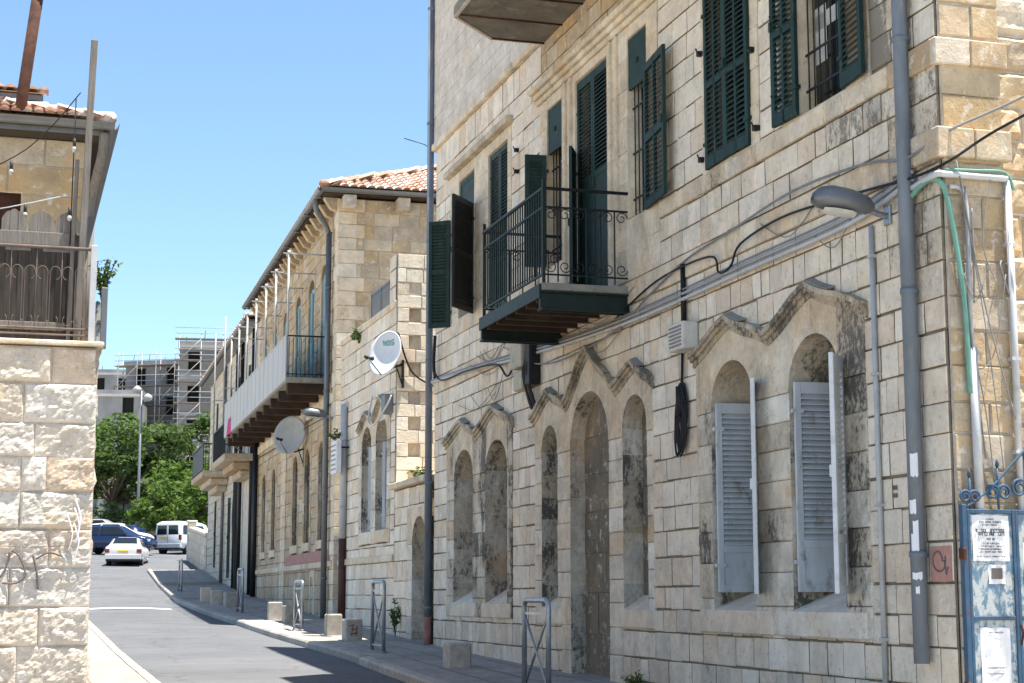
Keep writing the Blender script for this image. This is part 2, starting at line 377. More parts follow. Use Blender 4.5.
# ------------------------------------------------------------------ walls
def spans(x0, x1, holes):
    """x intervals of [x0,x1] not covered by the (a,b) holes"""
    out = []; cur = x0
    for a, b in sorted(holes):
        if a > cur: out.append((cur, min(a, x1)))
        cur = max(cur, b)
        if cur >= x1: break
    if cur < x1: out.append((cur, x1))
    return [(a, b) for a, b in out if b - a > .015]
def block(mb, x0, x1, z0, z1, rng, out=.018, gap=.009, cham=.008, jit=.004, rough=0, yb=0.0):
    x0 += gap; x1 -= gap; z0 += gap; z1 -= gap
    if x1 - x0 < .02 or z1 - z0 < .02: return
    j = lambda a: rng.uniform(-a, a)
    o = out + j(jit)
    if rough:
        nx = max(3, int((x1 - x0) / rough)); nz = max(3, int((z1 - z0) / rough))
        vs = []; sd = rng.uniform(0, 90)
        tx, tz = j(.02), j(.02); dep = rng.uniform(.5, 1.15)
        for iz in range(nz + 1):
            for ix in range(nx + 1):
                u, v = ix / nx, iz / nz
                e = min(u, 1 - u) * (x1 - x0); ez = min(v, 1 - v) * (z1 - z0)
                k = min(1, min(e, ez) / .028) ** .5
                p = Vector((x0 + (x1 - x0) * u, sd, z0 + (z1 - z0) * v))
                n = (noise.noise(p * 5) * .034 + abs(noise.noise(p * 13)) * .034 - .010 + noise.noise(p * 31) * .013) * out / .06
                d = out * dep * k + k * (n + tx * (u - .5) * 2 + tz * (v - .5) * 2)
                vs.append((p.x + (noise.noise(p * 9) * .01 if 0 < u < 1 else 0), yb - max(d, .002), p.z))
        fs = []
        w_ = nx + 1
        for iz in range(nz):
            for ix in range(nx):
                a = iz * w_ + ix
                fs.append((a, a + 1, a + w_ + 1, a + w_))
        # skirt back to the wall
        b0 = len(vs)
        rim = [ix for ix in range(nx + 1)] + [iz * w_ + nx for iz in range(1, nz + 1)] + [nz * w_ + ix for ix in range(nx - 1, -1, -1)] + [iz * w_ for iz in range(nz - 1, 0, -1)]
        for i in rim: vs.append((vs[i][0], yb + .02, vs[i][2]))
        for k in range(len(rim)):
            k2 = (k + 1) % len(rim)
            fs.append((rim[k2], rim[k], b0 + k, b0 + k2))
        mb.smooth = False
        mb.add(vs, fs)
        return
    c = min(cham, (x1 - x0) * .3, (z1 - z0) * .3)
    J = jit * 1.7
    f = [(x0 + c + j(J), yb - o + j(.0025), z0 + c + j(J)), (x1 - c + j(J), yb - o + j(.0025), z0 + c + j(J)), (x1 - c + j(J), yb - o + j(.0025), z1 - c + j(J)), (x0 + c + j(J), yb - o + j(.0025), z1 - c + j(J))]
    m_ = [(x0, yb - o + c, z0), (x1, yb - o + c, z0), (x1, yb - o + c, z1), (x0, yb - o + c, z1)]
    b = [(x0, yb + .015, z0), (x1, yb + .015, z0), (x1, yb + .015, z1), (x0, yb + .015, z1)]
    mb.add(f + m_, [(0, 1, 2, 3), (4, 5, 1, 0), (5, 6, 2, 1), (6, 7, 3, 2), (7, 4, 0, 3)])
    sm = getattr(mb, 'sidemat', None); old = mb.mat
    if sm is not None: mb.mat = sm                      # the joint faces carry mortar
    mb.add(b + m_, [(0, 1, 5, 4), (1, 2, 6, 5), (2, 3, 7, 6), (3, 0, 4, 7)])
    mb.mat = old
def courses(z0, z1, h, rng, v=.12):
    zs = [z0]
    while zs[-1] < z1 - h * .5: zs.append(zs[-1] + h * rng.uniform(1 - v, 1 + v))
    k = (z1 - z0) / (zs[-1] - z0)
    return [z0 + (z - z0) * k for z in zs]
def ashlar(mb, x0, x1, zs, rng, holes=(), wmin=.3, wmax=.6, stain=None, backmat=1, depth=.25, tint=(0, 1), base=None, matfn=None, **kw):
    """courses of separate blocks on a mortar slab, holes = rectangles (xa,xb,za,zb)"""
    for za, zb in zip(zs, zs[1:]):
        parts = []
        full = [h for h in holes if h[2] <= za + .03 and h[3] >= zb - .03]
        part = [h for h in holes if h not in full and h[2] < zb - .03 and h[3] > za + .03]
        for a, b in spans(x0, x1, [(h[0], h[1]) for h in full + part]): parts.append((a, b, za, zb))
        for h in part:
            a, b = max(h[0], x0), min(h[1], x1)
            for q in spans(a, b, [(g[0], g[1]) for g in full + part if g is not h]):
                if h[3] < zb - .03: parts.append((*q, h[3], zb))
                if h[2] > za + .03: parts.append((*q, za, h[2]))
        for a, b, p, q in parts:
            n = max(1, round((b - a) / rng.uniform(wmin, wmax)))
            cuts = [a]
            ws = [rng.uniform(.62, 1.4) for _ in range(n)]; S = sum(ws)
            for w_ in ws: cuts.append(cuts[-1] + w_ / S * (b - a))
            for c, d in zip(cuts, cuts[1:]):
                mb.rnd = rng.uniform(*tint); mb.stn = max(0, (stain((c + d) / 2, (p + q) / 2) if stain else 0) + rng.uniform(-.25, .3)); mb.mat = 0
                bz = p
                if matfn: mb.mat = matfn((c + d) / 2, (p + q) / 2)
                if base is not None:
                    bz = max(p, base((c + d) / 2) - .35)
                    if q - bz < .05: continue
                mb.sidemat = backmat
                e1, e2 = (rng.uniform(-.007, .007), rng.uniform(-.007, .007)) if 'gap' not in kw else (0, 0)
                block(mb, c + e1 * .6, d + e2 * .6, bz + e1, q + e2, rng, **kw)
                mb.sidemat = None
    # mortar slab behind
    yb = kw.get('yb', 0)
    xs = sorted({x0, x1, *[min(max(h[k], x0), x1) for h in holes for k in (0, 1)]}); zz = sorted({zs[0], zs[-1], *[min(max(h[k], zs[0]), zs[-1]) for h in holes for k in (2, 3)]})
    mb.mat = backmat; mb.rnd = .5; mb.stn = 0
    for a, b in zip(xs, xs[1:]):
        for c, d in zip(zz, zz[1:]):
            if any(h[0] < (a + b) / 2 < h[1] and h[2] < (c + d) / 2 < h[3] for h in holes): continue
            y = yb + .004
            mb.quad((a, y, c), (b, y, c), (b, y, d), (a, y, d))
    mb.mat = 0
def poly_z(pts):
    def f(x):
        for (a, za), (b, zb) in zip(pts, pts[1:]):
            if x <= b: return za + (zb - za) * max(0, (x - a) / (b - a))
        return pts[-1][1]
    return f
def ogee(peaks, ends):
    """gabled hood outline: list of (x,z) key points -> softened curve"""
    pts = [ends[0]] + peaks + [ends[1]]
    out = []
    for (a, za), (b, zb) in zip(pts, pts[1:]):
        for k in range(7):
            t = k / 7
            s = t + .055 * math.sin(2 * math.pi * t) * (-1 if zb > za else 1) * .9
            out.append((a + (b - a) * t, za + (zb - za) * min(max(s, 0), 1)))
    out.append(pts[-1]); return out
def arch_z(op, x):
    xa, xb, zs_, zsp, rise = op
    t = (x - (xa + xb) / 2) / ((xb - xa) / 2)
    return zsp + rise * math.sqrt(max(0, 1 - t * t))
def surround(mb, x0, x1, z0, top, ops, rng, yf=-.03, depth=.3, zs=None, stain=None, jamb_h=.33):
    """stone window frame: jambs as blocks, arched heads as strips below the `top` curve, reveals going back"""
    zsp = min(o[3] for o in ops) - .02
    bounds = [x0] + [v for o in ops for v in (o[0], o[1])] + [x1]
    for i in range(0, len(bounds), 2):
        a, b = bounds[i], bounds[i + 1]
        if b - a < .03: continue
        zz = courses(z0, zsp, jamb_h, rng)
        for c, d in zip(zz, zz[1:]):
            mb.rnd = rng.random(); mb.stn = max(0, (stain((a + b) / 2, (c + d) / 2) if stain else .5) + rng.uniform(-.4, .4))
            block(mb, a, b, c, d, rng, out=-yf, gap=.003, cham=.012, jit=.003)
    # heads
    xs = {x0, x1}
    for o in ops:
        for k in range(17): xs.add(o[0] + (o[1] - o[0]) * (1 - math.cos(math.pi * k / 16)) / 2)
    n = int((x1 - x0) / .12)
    for k in range(n + 1): xs.add(x0 + (x1 - x0) * k / n)
    xs = sorted(xs)
    for a, b in zip(xs, xs[1:]):
        if b - a < 1e-4: continue
        m_ = (a + b) / 2
        o = next((q for q in ops if q[0] < m_ < q[1]), None)
        lo = (lambda x: max(arch_z(o, x), zsp)) if o else (lambda x: zsp)
        key = int((m_ - x0) / .42)
        mb.rnd = (key * .377) % 1; mb.stn = (stain(m_, zsp + .3) if stain else .4); mb.mat = 1
        mb.quad((a, yf, lo(a)), (b, yf, lo(b)), (b, yf, top(b)), (a, yf, top(a)))
        mb.quad((a, yf, top(a)), (b, yf, top(b)), (b, .02, top(b)), (a, .02, top(a)))
        if abs(a - x0) < 1e-6: mb.quad((a, yf, zsp), (a, .02, zsp), (a, .02, top(a)), (a, yf, top(a)))
        if abs(b - x1) < 1e-6: mb.quad((b, yf, zsp), (b, .02, zsp), (b, .02, top(b)), (b, yf, top(b)))
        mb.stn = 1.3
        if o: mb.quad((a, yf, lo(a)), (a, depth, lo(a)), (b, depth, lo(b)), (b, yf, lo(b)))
    mb.stn = .6; mb.mat = 0
    for xa, xb, zsill, zs_, rise in ops:
        zz = courses(zsill, max(zs_, zsp), .34, rng)
        for c, d in zip(zz, zz[1:]):
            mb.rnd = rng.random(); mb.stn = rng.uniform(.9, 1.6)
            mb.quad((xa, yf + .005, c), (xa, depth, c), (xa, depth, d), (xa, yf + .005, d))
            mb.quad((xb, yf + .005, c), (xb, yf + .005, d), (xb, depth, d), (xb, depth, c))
def hood(mb, pts, p=.12, t=.08, stain=1.35):
    """moulded drip course following pts (x,z)"""
    n = len(pts)
    for pr, d0, d1 in ((p, .02, -t * .45), (p * .72, -t * .45, -t), (p * .42, -t, -t * 1.75)):
        for i in range(n - 1):
            (a, za), (b, zb) = pts[i], pts[i + 1]
            mb.rnd = (i * .618) % 1; mb.stn = stain
            F = [(a, -pr, za + d0), (b, -pr, zb + d0), (b, -pr, zb + d1), (a, -pr, za + d1)]
            mb.quad(F[3], F[2], F[1], F[0])
            mb.quad((a, -pr, za + d0), (b, -pr, zb + d0), (b, .0, zb + d0), (a, .0, za + d0))
            mb.quad((a, -pr, za + d1), (a, 0, za + d1), (b, 0, zb + d1), (b, -pr, zb + d1))
        for (x, z), sgn in ((pts[0], 1), (pts[-1], -1)):
            q = [(x, -pr, z + d0), (x, 0, z + d0), (x, 0, z + d1), (x, -pr, z + d1)]
            mb.quad(*(q if sgn > 0 else q[::-1]))
def sill(mb, x0, x1, z0, z1, zin, depth, p=.05, rng=random):
    mb.rnd = rng.random(); mb.stn = .25
    mb.box(x0, x1, -p, .02, z0, z1, .012)
    mb.quad((x0, -p + .013, z1 + .001), (x1, -p + .013, z1 + .001), (x1, depth, zin), (x0, depth, zin))
def back_panel(mb, x0, x1, z0, z1, y, rng, h=.4):
    mb.sidemat = 1; mb.mat = 0
    zz = courses(z0, z1, h, rng)
    for c, d in zip(zz, zz[1:]):
        n = rng.choice((1, 2, 2, 3)); cuts = sorted([x0, x1] + [x0 + (x1 - x0) * rng.uniform(.25, .75) for _ in range(n - 1)])
        for a, b in zip(cuts, cuts[1:]):
            mb.rnd = rng.random(); mb.stn = rng.uniform(.2, 1.0)
            block(mb, a, b, c, d, rng, out=.016, gap=.006, cham=.007, jit=.006, yb=y)
    mb.mat = 1; mb.quad((x0, y + .002, z0), (x1, y + .002, z0), (x1, y + .002, z1), (x0, y + .002, z1)); mb.mat = 0; mb.sidemat = None
def leaf(mb, w_, h, zones, th=.045, st=.07, pitch=.058, cols=1, flip=False):
    """shutter leaf: hinge on x=0, extends to +x (or -x), bottom at z=0; zones=(z0,z1) louvred, rest solid"""
    sg = -1 if flip else 1
    X = lambda a, b: (sg * a, sg * b)
    mb.box(*X(0, st), -th / 2, th / 2, 0, h, .004); mb.box(*X(w_ - st, w_), -th / 2, th / 2, 0, h, .004)
    zz = [0] + [v for z in zones for v in z] + [h]
    for k in range(0, len(zz), 2):
        if zz[k + 1] - zz[k] > .3:
            mb.box(*X(st, w_ - st), -th * .28, th * .28, zz[k], zz[k + 1])
            mb.box(*X(st, w_ - st), -th / 2, th / 2, zz[k], zz[k] + .08, .003); mb.box(*X(st, w_ - st), -th / 2, th / 2, zz[k + 1] - .08, zz[k + 1], .003)
        else: mb.box(*X(st, w_ - st), -th / 2, th / 2, zz[k], zz[k + 1], .003)
    edges = [st] + ([w_ / 2 - .02, w_ / 2 + .02] if cols == 2 else []) + [w_ - st]
    if cols == 2: mb.box(*X(w_ / 2 - .02, w_ / 2 + .02), -th / 2, th / 2, 0, h)
    for z0, z1 in zones:
        n = int((z1 - z0) / pitch)
        for k in range(n):
            z = z0 + (k + .5) * (z1 - z0) / n
            for i in range(0, len(edges), 2):
                a, b = X(edges[i], edges[i + 1])
                y0, y1 = -th * .5, th * .45; dz = pitch * .46
                mb.add([(a, y0, z - dz), (b, y0, z - dz), (b, y1, z + dz), (a, y1, z + dz), (a, y0, z - dz + .011), (b, y0, z - dz + .011), (b, y1, z + dz + .011), (a, y1, z + dz + .011)],
                       [(0, 3, 2, 1), (4, 5, 6, 7), (0, 1, 5, 4), (1, 2, 6, 5), (2, 3, 7, 6), (3, 0, 4, 7)])
def put_leaf(parent, off, mat, hinge, ang, w_, h, zones, cols=1, flip=False, name='shutter'):
    """ang in degrees about the hinge: 0 = closed in the wall plane, positive values swing a normal leaf inwards"""
    mb = MB(); mb.M = Matrix.Translation(Vector(hinge)) @ Matrix.Rotation(R(ang), 4, 'Z')
    leaf(mb, w_, h, zones, cols=cols, flip=flip)
    # iron hinges and catch
    sg = -1 if flip else 1
    for z in (h * .14, h * .86): mb.box(sg * -.03, sg * .09, -.032, .028, z - .02, z + .02)
    mb.box(sg * (w_ - .06), sg * (w_ - .02), -.045, -.02, h * .48, h * .53)
    return mb.build(name, mat, parent, off)
def bars(mb, x0, x1, z0, z1, y, n, r=.009, rails=(.15, .5, .85)):
    for k in range(n):
        x = x0 + (x1 - x0) * (k + .5) / n
        mb.tube([(x, y, z0), (x, y, z1)], r, 6)
    for q in rails:
        z = z0 + (z1 - z0) * q
        mb.box(x0, x1, y - .008, y + .008, z - .012, z + .012)

# ================================================================== GROUND
def strip(name, mat, rows, kind='structure', uvjit=0):
    """sheet from rows of points"""
    mb = MB()
    n = len(rows[0]); vs = [p for r in rows for p in r]
    fs = [(i * n + j, i * n + j + 1, (i + 1) * n + j + 1, (i + 1) * n + j) for i in range(len(rows) - 1) for j in range(n - 1)]
    mb.smooth = True
    mb.add(vs, fs)
    o = mb.build(name, mat); o['kind'] = kind; return o
def W(s, wd, z): return MB1 @ Vector((-s, -wd, z))        # s along the street, wd metres out from the first facade
SS = [-60, -40, -25, -12.7, -6, 0, 5, 10, 14, 18, 21, 24, 28, 32, 36, 40, 44, 48, 52, 57, 62, 67, 71, 77, 84, 90, 95, 105, 118, 135, 150, 180, 220, 300, 400, 700, 1500]
WD = [-1500, -600, -300, -150, -80, -40, -20, -8, 0, 2, 5, 8, 15, 30, 60, 120, 300, 600, 1500]
strip('ground', 'earth', [[W(s, d, zroad(s) - .32 - (0 if s < 100 else .2)) for d in WD] for s in [-1500, -600, -200] + SS])
KR = [(-60, 1.9), (0, 2.0), (9, 2.2), (17, 1.85), (24, 2.12), (32, 2.2), (44, 2.2), (57, 1.6), (67, 1.25), (2000, 1.2)]
def lerp_tab(T, s):
    for (a, za), (b, zb) in zip(T, T[1:]):
        if s <= b: return za + (zb - za) * max(0, (s - a) / (b - a))
    return T[-1][1]
def kr(s): return lerp_tab(KR, s)
def kl(s): return 5.6
RS = [-60, -30, -12.7, -6, 0, 4, 8, 11, 14, 16, 18, 20, 22, 24, 26, 28, 30, 33, 36, 40, 44, 48, 52, 57, 62, 67]
strip('road', 'asphalt', [[W(s, kr(s) + (kl(s) - kr(s)) * t + (0), zroad(s) + .05 * math.sin(math.pi * t)) for t in (0, .12, .25, .5, .75, .88, 1)] for s in RS])
strip('road_junction', 'asphalt', [[W(s, d, zroad(s) + .004) for d in (-16, -10, -5, -1.5, kr(67) + .0, 3, 4.2, kl(67), 9, 14)] for s in (67, 71, 77, 84, 90, 95, 103)])
def pavement(name, mat, inner, outer, s0, s1, tint, rng, lift=.13):
    mb = MB(); s = s0; mb.mat = 0
    while s < s1:
        e = s + .62
        n = 4
        for k in range(n):
            a, b = k / n, (k + 1) / n
            mb.rnd = rng.random()
            g = .005
            q = lambda ss, t: W(ss, inner(ss) + (outer(ss) - inner(ss)) * t, zroad(ss) + lift + .05 * (1 - t))
            mb.quad(q(s + g, a + g), q(s + g, b - g), q(e - g, b - g), q(e - g, a + g))
        s = e
    mb.mat = 1; mb.rnd = .1
    s = s0
    while s < s1:
        e = min(s + 4, s1)
        q = lambda ss, t: W(ss, inner(ss) + (outer(ss) - inner(ss)) * t, zroad(ss) + lift - .006 + .05 * (1 - t))
        mb.quad(q(s, 0), q(s, 1), q(e, 1), q(e, 0)); s = e
    o = mb.build(name, [mat, 'mortar']); o['kind'] = 'structure'; return o
rg = random.Random(3)
pavement('pavement', 'paving', lambda s: -.3 - max(0, s - 26) * .034, lambda s: kr(s) - .16, -14, 66, 0, rg)
pavement('pavement', 'palepaving', lambda s: kl(s) + 3.2, lambda s: kl(s) + .16, -30, 66, 0, rg)
def kerbs(name, edge, s0, s1, rng, inward):
    mb = MB(); s = s0
    while s < s1:
        L = rng.uniform(.85, 1.05); e = s + L
        mb.rnd = rng.random(); g = .008
        P = []
        for ss in (s + g, e - g):
            z = zroad(ss) + rng.uniform(-.006, .006); d = edge(ss)
            P.append([W(ss, d, z - .3), W(ss, d + .0, z + .10), W(ss, d - inward * .03, z + .135), W(ss, d - inward * .17, z + .14), W(ss, d - inward * .17, z - .3)])
        n = 5
        mb.add(P[0] + P[1], [(k, k + 1, k + 1 + n, k + n) for k in range(n - 1)] + [tuple(range(n)), tuple(range(2 * n - 1, n - 1, -1))])
        s = e
    o = mb.build(name, 'kerb'); o['kind'] = 'structure'; return o
kerbs('kerb', kr, -14, 67, rg, 1); kerbs('kerb', kl, -30, 67, rg, -1)
mb = MB(); 
for k in range(14):
    t0, t1 = k / 14, (k + 1) / 14
    f = lambda t, s: W(s, kl(s) - .15 - (kl(s) - kr(s) - .5) * t, zroad(s) + .05 * math.sin(math.pi * (1 - t)) + .012)
    d = .5 * t0; d2 = .5 * t1
    mb.quad(f(t0, 38.6 - d), f(t1, 38.6 - d2), f(t1, 39.3 - d2), f(t0, 39.3 - d))
mb.build('stop_line', 'roadline')['kind'] = 'structure'

# ================================================================== FIRST HOUSE (near, right)
rng = random.Random(11)
B1, O1 = root('stone_house', 1, (-9, 0, .3), 'tall cream stone house on the right with green shutters, arched windows and iron balcony', 'house')
ZS1 = [-.3, 0, .27, .55, .84, 1.17, 1.44, 1.71, 2.06, 2.37, 2.66, 2.97, 3.24, 3.55, 3.86, 4.15, 4.46, 4.75, 5.04, 5.33, 5.64, 5.94, 6.22, 6.47]
while ZS1[-1] < 13.6: ZS1.append(ZS1[-1] + rng.uniform(.28, .33))
TOP1 = 13.6
ZS1[-1] = TOP1
ZL = [z for z in ZS1 if z <= 9.7] + [10.03]
XF = -18.05
H = [(-5.40, -1.44, 1.22, 4.15), (-11.68, -6.90, 1.22, 4.05), (-10.12, -8.38, -.3, 4.15), (-17.01, -12.96, 1.27, 4.1)]      # ground floor frames
H += [(-5.02, -3.90, 3.9, 4.2), (-3.02, -1.90, 3.9, 4.2), (-11.38, -10.63, 3.9, 4.11), (-10.05, -8.45, 3.9, 4.41), (-7.92, -7.05, 3.9, 4.17), (-16.52, -15.26, 3.9, 4.15), (-14.46, -13.2, 3.9, 4.15)]
HU = [(-16.9, -13.0, 6.22, 9.2), (-11.45, -6.55, 5.64, 9.1), (-5.15, -3.6, 6.22, 8.75), (-3.05, -1.15, 6.22, 8.75)]     # upper frames
def st1(x, z):
    s = .1
    if z < .9: s += .45
    if 5.2 < z < 6.2: s += .35
    if x > -1.2: s += .25
    if x > -1.0 and z > 4.6: s += .9
    if -2 < x < -.9 and z > 6: s += .8
    return s
mb = MB()
ashlar(mb, XF, -11.4, ZL, rng, [h for h in H + HU if h[0] < -11.4], .28, .52, st1)
ashlar(mb, -11.4, 0, ZS1, rng, [h for h in H + HU], .28, .54, st1, matfn=lambda x, z: 2 if z > 9.25 and x < -5.5 else 0)
mb.build('wall', ['ashlar', 'mortar', 'warm'], B1, O1)
# later storey above the ledge: smoother pale stone
mb = MB()
ashlar(mb, XF - .15, -11.45, courses(10.15, TOP1, .27, rng), rng, (), .5, .9, None, out=.05, jit=.001, gap=.003, cham=.004, tint=(.3, .7))
mb.build('upper_storey_wall', ['upper', 'palemortar'], B1, O1)
mb = MB()
for i in range(16):
    a = XF - .1 + i * .42
    mb.rnd = rng.random(); mb.stn = rng.uniform(.2, .9)
    mb.box(a + .003, min(a + .417, -11.35), -.10, .02, 10.03, 10.15, .01)
mb.build('ledge', 'trim', B1, O1)
# side and rear so that the house is solid
mb = MB(); mb.M = Matrix.Rotation(R(90), 4, 'Z')                    # (x,y)->(-y,x): facade coordinates of the end wall facing the camera
ashlar(mb, .02, .62, ZS1, rng, [], .3, .62, lambda x, z: .3 + (.6 if 4.3 < z < 5.4 else 0), tint=(.0, 1), out=.025)
mb.build('corner_pier', ['warm', 'palemortar'], B1, O1)
mb = MB(); mb.M = Matrix.Translation((-.22, .62, 0)) @ Matrix.Rotation(R(90), 4, 'Z')
ashlar(mb, 0, 8, courses(-.3, TOP1, .36, rng), rng, [], .4, .7, lambda x, z: .1, rough=.05, out=.05)
mb.build('side_wall', ['warm', 'palemortar'], B1, O1)
mb = MB(); mb.quad((-.22, .62, -.3), (0, .62, -.3), (0, .62, TOP1), (-.22, .62, TOP1))
mb.box(XF, -.25, 8.0, 8.3, -.3, TOP1); mb.box(XF, XF + .3, .05, 8.0, -.3, TOP1)
mb.box(XF + .3, -.26, .5, 8, 4.95, 5.05)
mb.build('rear_wall', 'upper', B1, O1)
mb = MB(); mb.box(XF - .3, .1, -.12, 8.4, TOP1 + .002, TOP1 + .22, .02)
mb.build('roof_slab', 'concrete', B1, O1)
# projecting courses that turn the near corner
for z0, z1, p, x0 in ((5.36, 5.63, .055, -.75), (6.2, 6.44, .04, -.75)):
    mb = MB(); x = x0
    for L in (.4, .35): mb.rnd = rng.random(); mb.stn = .6; mb.box(x + .003, x + L - .003, -.02 - p, .02, z0, z1, .012); x += L
    for a, b in ((-.02 - p, .3), (.3, .67)):
        mb.rnd = rng.random(); mb.stn = .15; mb.box(-.02, .03 + p, a + .003, b - .003, z0 + .001, z1 - .001, .012)
    mb.build('string_course', 'warm', B1, O1)
mb = MB()                                                         # thin drip line under the string course
for i in range(44):
    a = XF + i * .41
    if a > -.9: break
    mb.rnd = rng.random(); mb.stn = rng.uniform(.2, .9); mb.box(a + .003, a + .407, -.045, .01, 5.335, 5.62, .008)
mb.build('string_course', 'trim', B1, O1)
mb = MB()
for a, b in ((-12.95, -11.5), (-6.5, -.8)):
    mb.mark()
    n = int((b - a) / .4)
    for i in range(n): mb.rnd = rng.random(); mb.stn = rng.uniform(.3, 1.0); mb.box(a + (b - a) * i / n + .003, a + (b - a) * (i + 1) / n - .003, -.05, .01, 6.23, 6.43, .008)
mb.build('sill_course', 'trim', B1, O1)

def window_group(name, ops, x0, x1, z0, keys, ends, jst, depth=.24, sills=True, sz=(1.2, 1.47, 1.66), blocked=True, parent=None, off=None, back='lichen'):
    parent = parent or B1; off = off or O1
    pts = ogee(keys, ends); top = poly_z(pts)
    mb = MB()
    surround(mb, x0, x1, z0, lambda x: top(x) - .02, ops, rng, yf=-.035, depth=depth, stain=jst)
    fr = mb.build(name, ['jamb', 'trim'], parent, off)
    mb = MB(); hood(mb, pts); mb.build('hood_mould', back, fr, off)
    # thin grey strips on the slopes that face the camera
    mb = MB()
    for (a, za), (b, zb) in zip(keys, (keys + [ends[1]])[1:]):
        if zb < za:
            mb.mark(); n = 5
            for k in range(n):
                t0, t1 = .03 + k * .4 / n, .03 + (k + 1) * .4 / n
                xa, xb = a + (b - a) * t0, a + (b - a) * t1
                mb.add([(xa, -.11, top(xa) + .025), (xb, -.11, top(xb) + .025), (xb, -.01, top(xb) + .055), (xa, -.01, top(xa) + .055), (xa, -.11, top(xa) + .038), (xb, -.11, top(xb) + .038), (xb, -.01, top(xb) + .07), (xa, -.01, top(xa) + .07)],
                       [(0, 1, 2, 3), (4, 5, 6, 7), (0, 1, 5, 4), (1, 2, 6, 5), (2, 3, 7, 6), (3, 0, 4, 7)])
    mb.build('hood_strip', 'concrete', fr, off)
    return fr
nearst = lambda x, z: 1.35 if x > -1.95 else (.95 if x < -5.0 or z < 2.6 else .6)
opA, opB = (-5.02, -3.90, 1.47, 3.68, .50), (-3.02, -1.90, 1.47, 3.68, .50)
WN = window_group('arched_window', [opA, opB], -5.44, -1.40, 1.2, [(-4.46, 4.67), (-3.47, 4.34), (-2.46, 4.69)], ((-5.50, 4.36), (-1.32, 4.30)), nearst, depth=.54)
mb = MB()
for o in (opA, opB): mb.mark(); sill(mb, o[0] - .32, o[1] + .42, 1.2, 1.45, 1.70, .54, .06, rng)
mb.build('sill', 'ashlar', WN, O1)
mb = MB()
for o in (opA, opB):
    mb.mark(); mb.box(o[0] - .1, o[1] + .1, .54, .58, 1.5, 4.3)
mb.build('window_interior', 'void', WN, O1)
for o, aR in ((opA, 26), (opB, 41)):
    put_leaf(WN, O1, 'greyshutter', (o[0] + .05, .0, 1.64), 84, .50, 2.12, [(.52, 2.0)])
    put_leaf(WN, O1, 'litshutter', (o[1] + .06, -.05, 1.62), -aR, .40, 2.24, [(.55, 2.1)])

tripst = lambda x, z: .35 + (.4 if z > 3.6 else 0)
oL, oD, oR = (-11.38, -10.63, 1.44, 3.72, .36), (-10.05, -8.45, -.2, 3.66, .72), (-7.92, -7.05, 1.44, 3.74, .40)
WT = window_group('door_surround', [oL, oD, oR], -11.72, -6.86, 1.2, [(-10.98, 4.60), (-10.22, 4.33), (-9.2, 5.0), (-8.18, 4.33), (-7.42, 4.56)], ((-11.80, 4.27), (-6.80, 4.27)), tripst, depth=.25)
mb = MB()                                                         # door jambs down to the pavement
for a, b in ((-10.45, -10.05), (-8.45, -8.0)):
    mb.mark()
    zz = courses(-.2, 1.2, .35, rng)
    for c, d in zip(zz, zz[1:]): mb.rnd = rng.random(); mb.stn = .3; block(mb, a, b, c, d, rng, out=.036, gap=.003, cham=.012)
mb.build('jamb', 'jamb', WT, O1)
mb = MB()
for o in (oL, oR): mb.mark(); sill(mb, o[0] - .18, o[1] + .18, 1.2, 1.43, 1.62, .25, .045, rng)
mb.build('sill', 'ashlar', WT, O1)
mb = MB()
mb.mark(); back_panel(mb, oL[0], oL[1], 1.4, 4.12, .25, rng); mb.mark(); back_panel(mb, oR[0], oR[1], 1.4, 4.2, .25, rng); mb.mark(); back_panel(mb, oD[0], oD[1], -.2, 4.42, .20, rng, .62)
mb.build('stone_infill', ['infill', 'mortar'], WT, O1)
leftst = lambda x, z: 1.5 if -15.3 < x < -14.4 or x > -13.2 else .9
o1, o2 = (-16.52, -15.26, 1.5, 3.66, .46), (-14.46, -13.2, 1.5, 3.66, .46)
WP = window_group('blocked_window', [o1, o2], -17.05, -12.92, 1.25, [(-15.92, 4.64), (-15.0, 4.36), (-13.9, 4.68)], ((-17.15, 4.36), (-12.84, 4.36)), leftst, depth=.34)
mb = MB()
for o in (o1, o2): mb.mark(); sill(mb, o[0] - .2, o[1] + .2, 1.25, 1.48, 1.72, .34, .05, rng)
mb.build('sill', 'ashlar', WP, O1)
mb = MB()
for o in (o1, o2): mb.mark(); back_panel(mb, o[0], o[1], 1.45, 4.15, .34, rng)
mb.build('stone_infill', ['infill', 'mortar'], WP, O1)

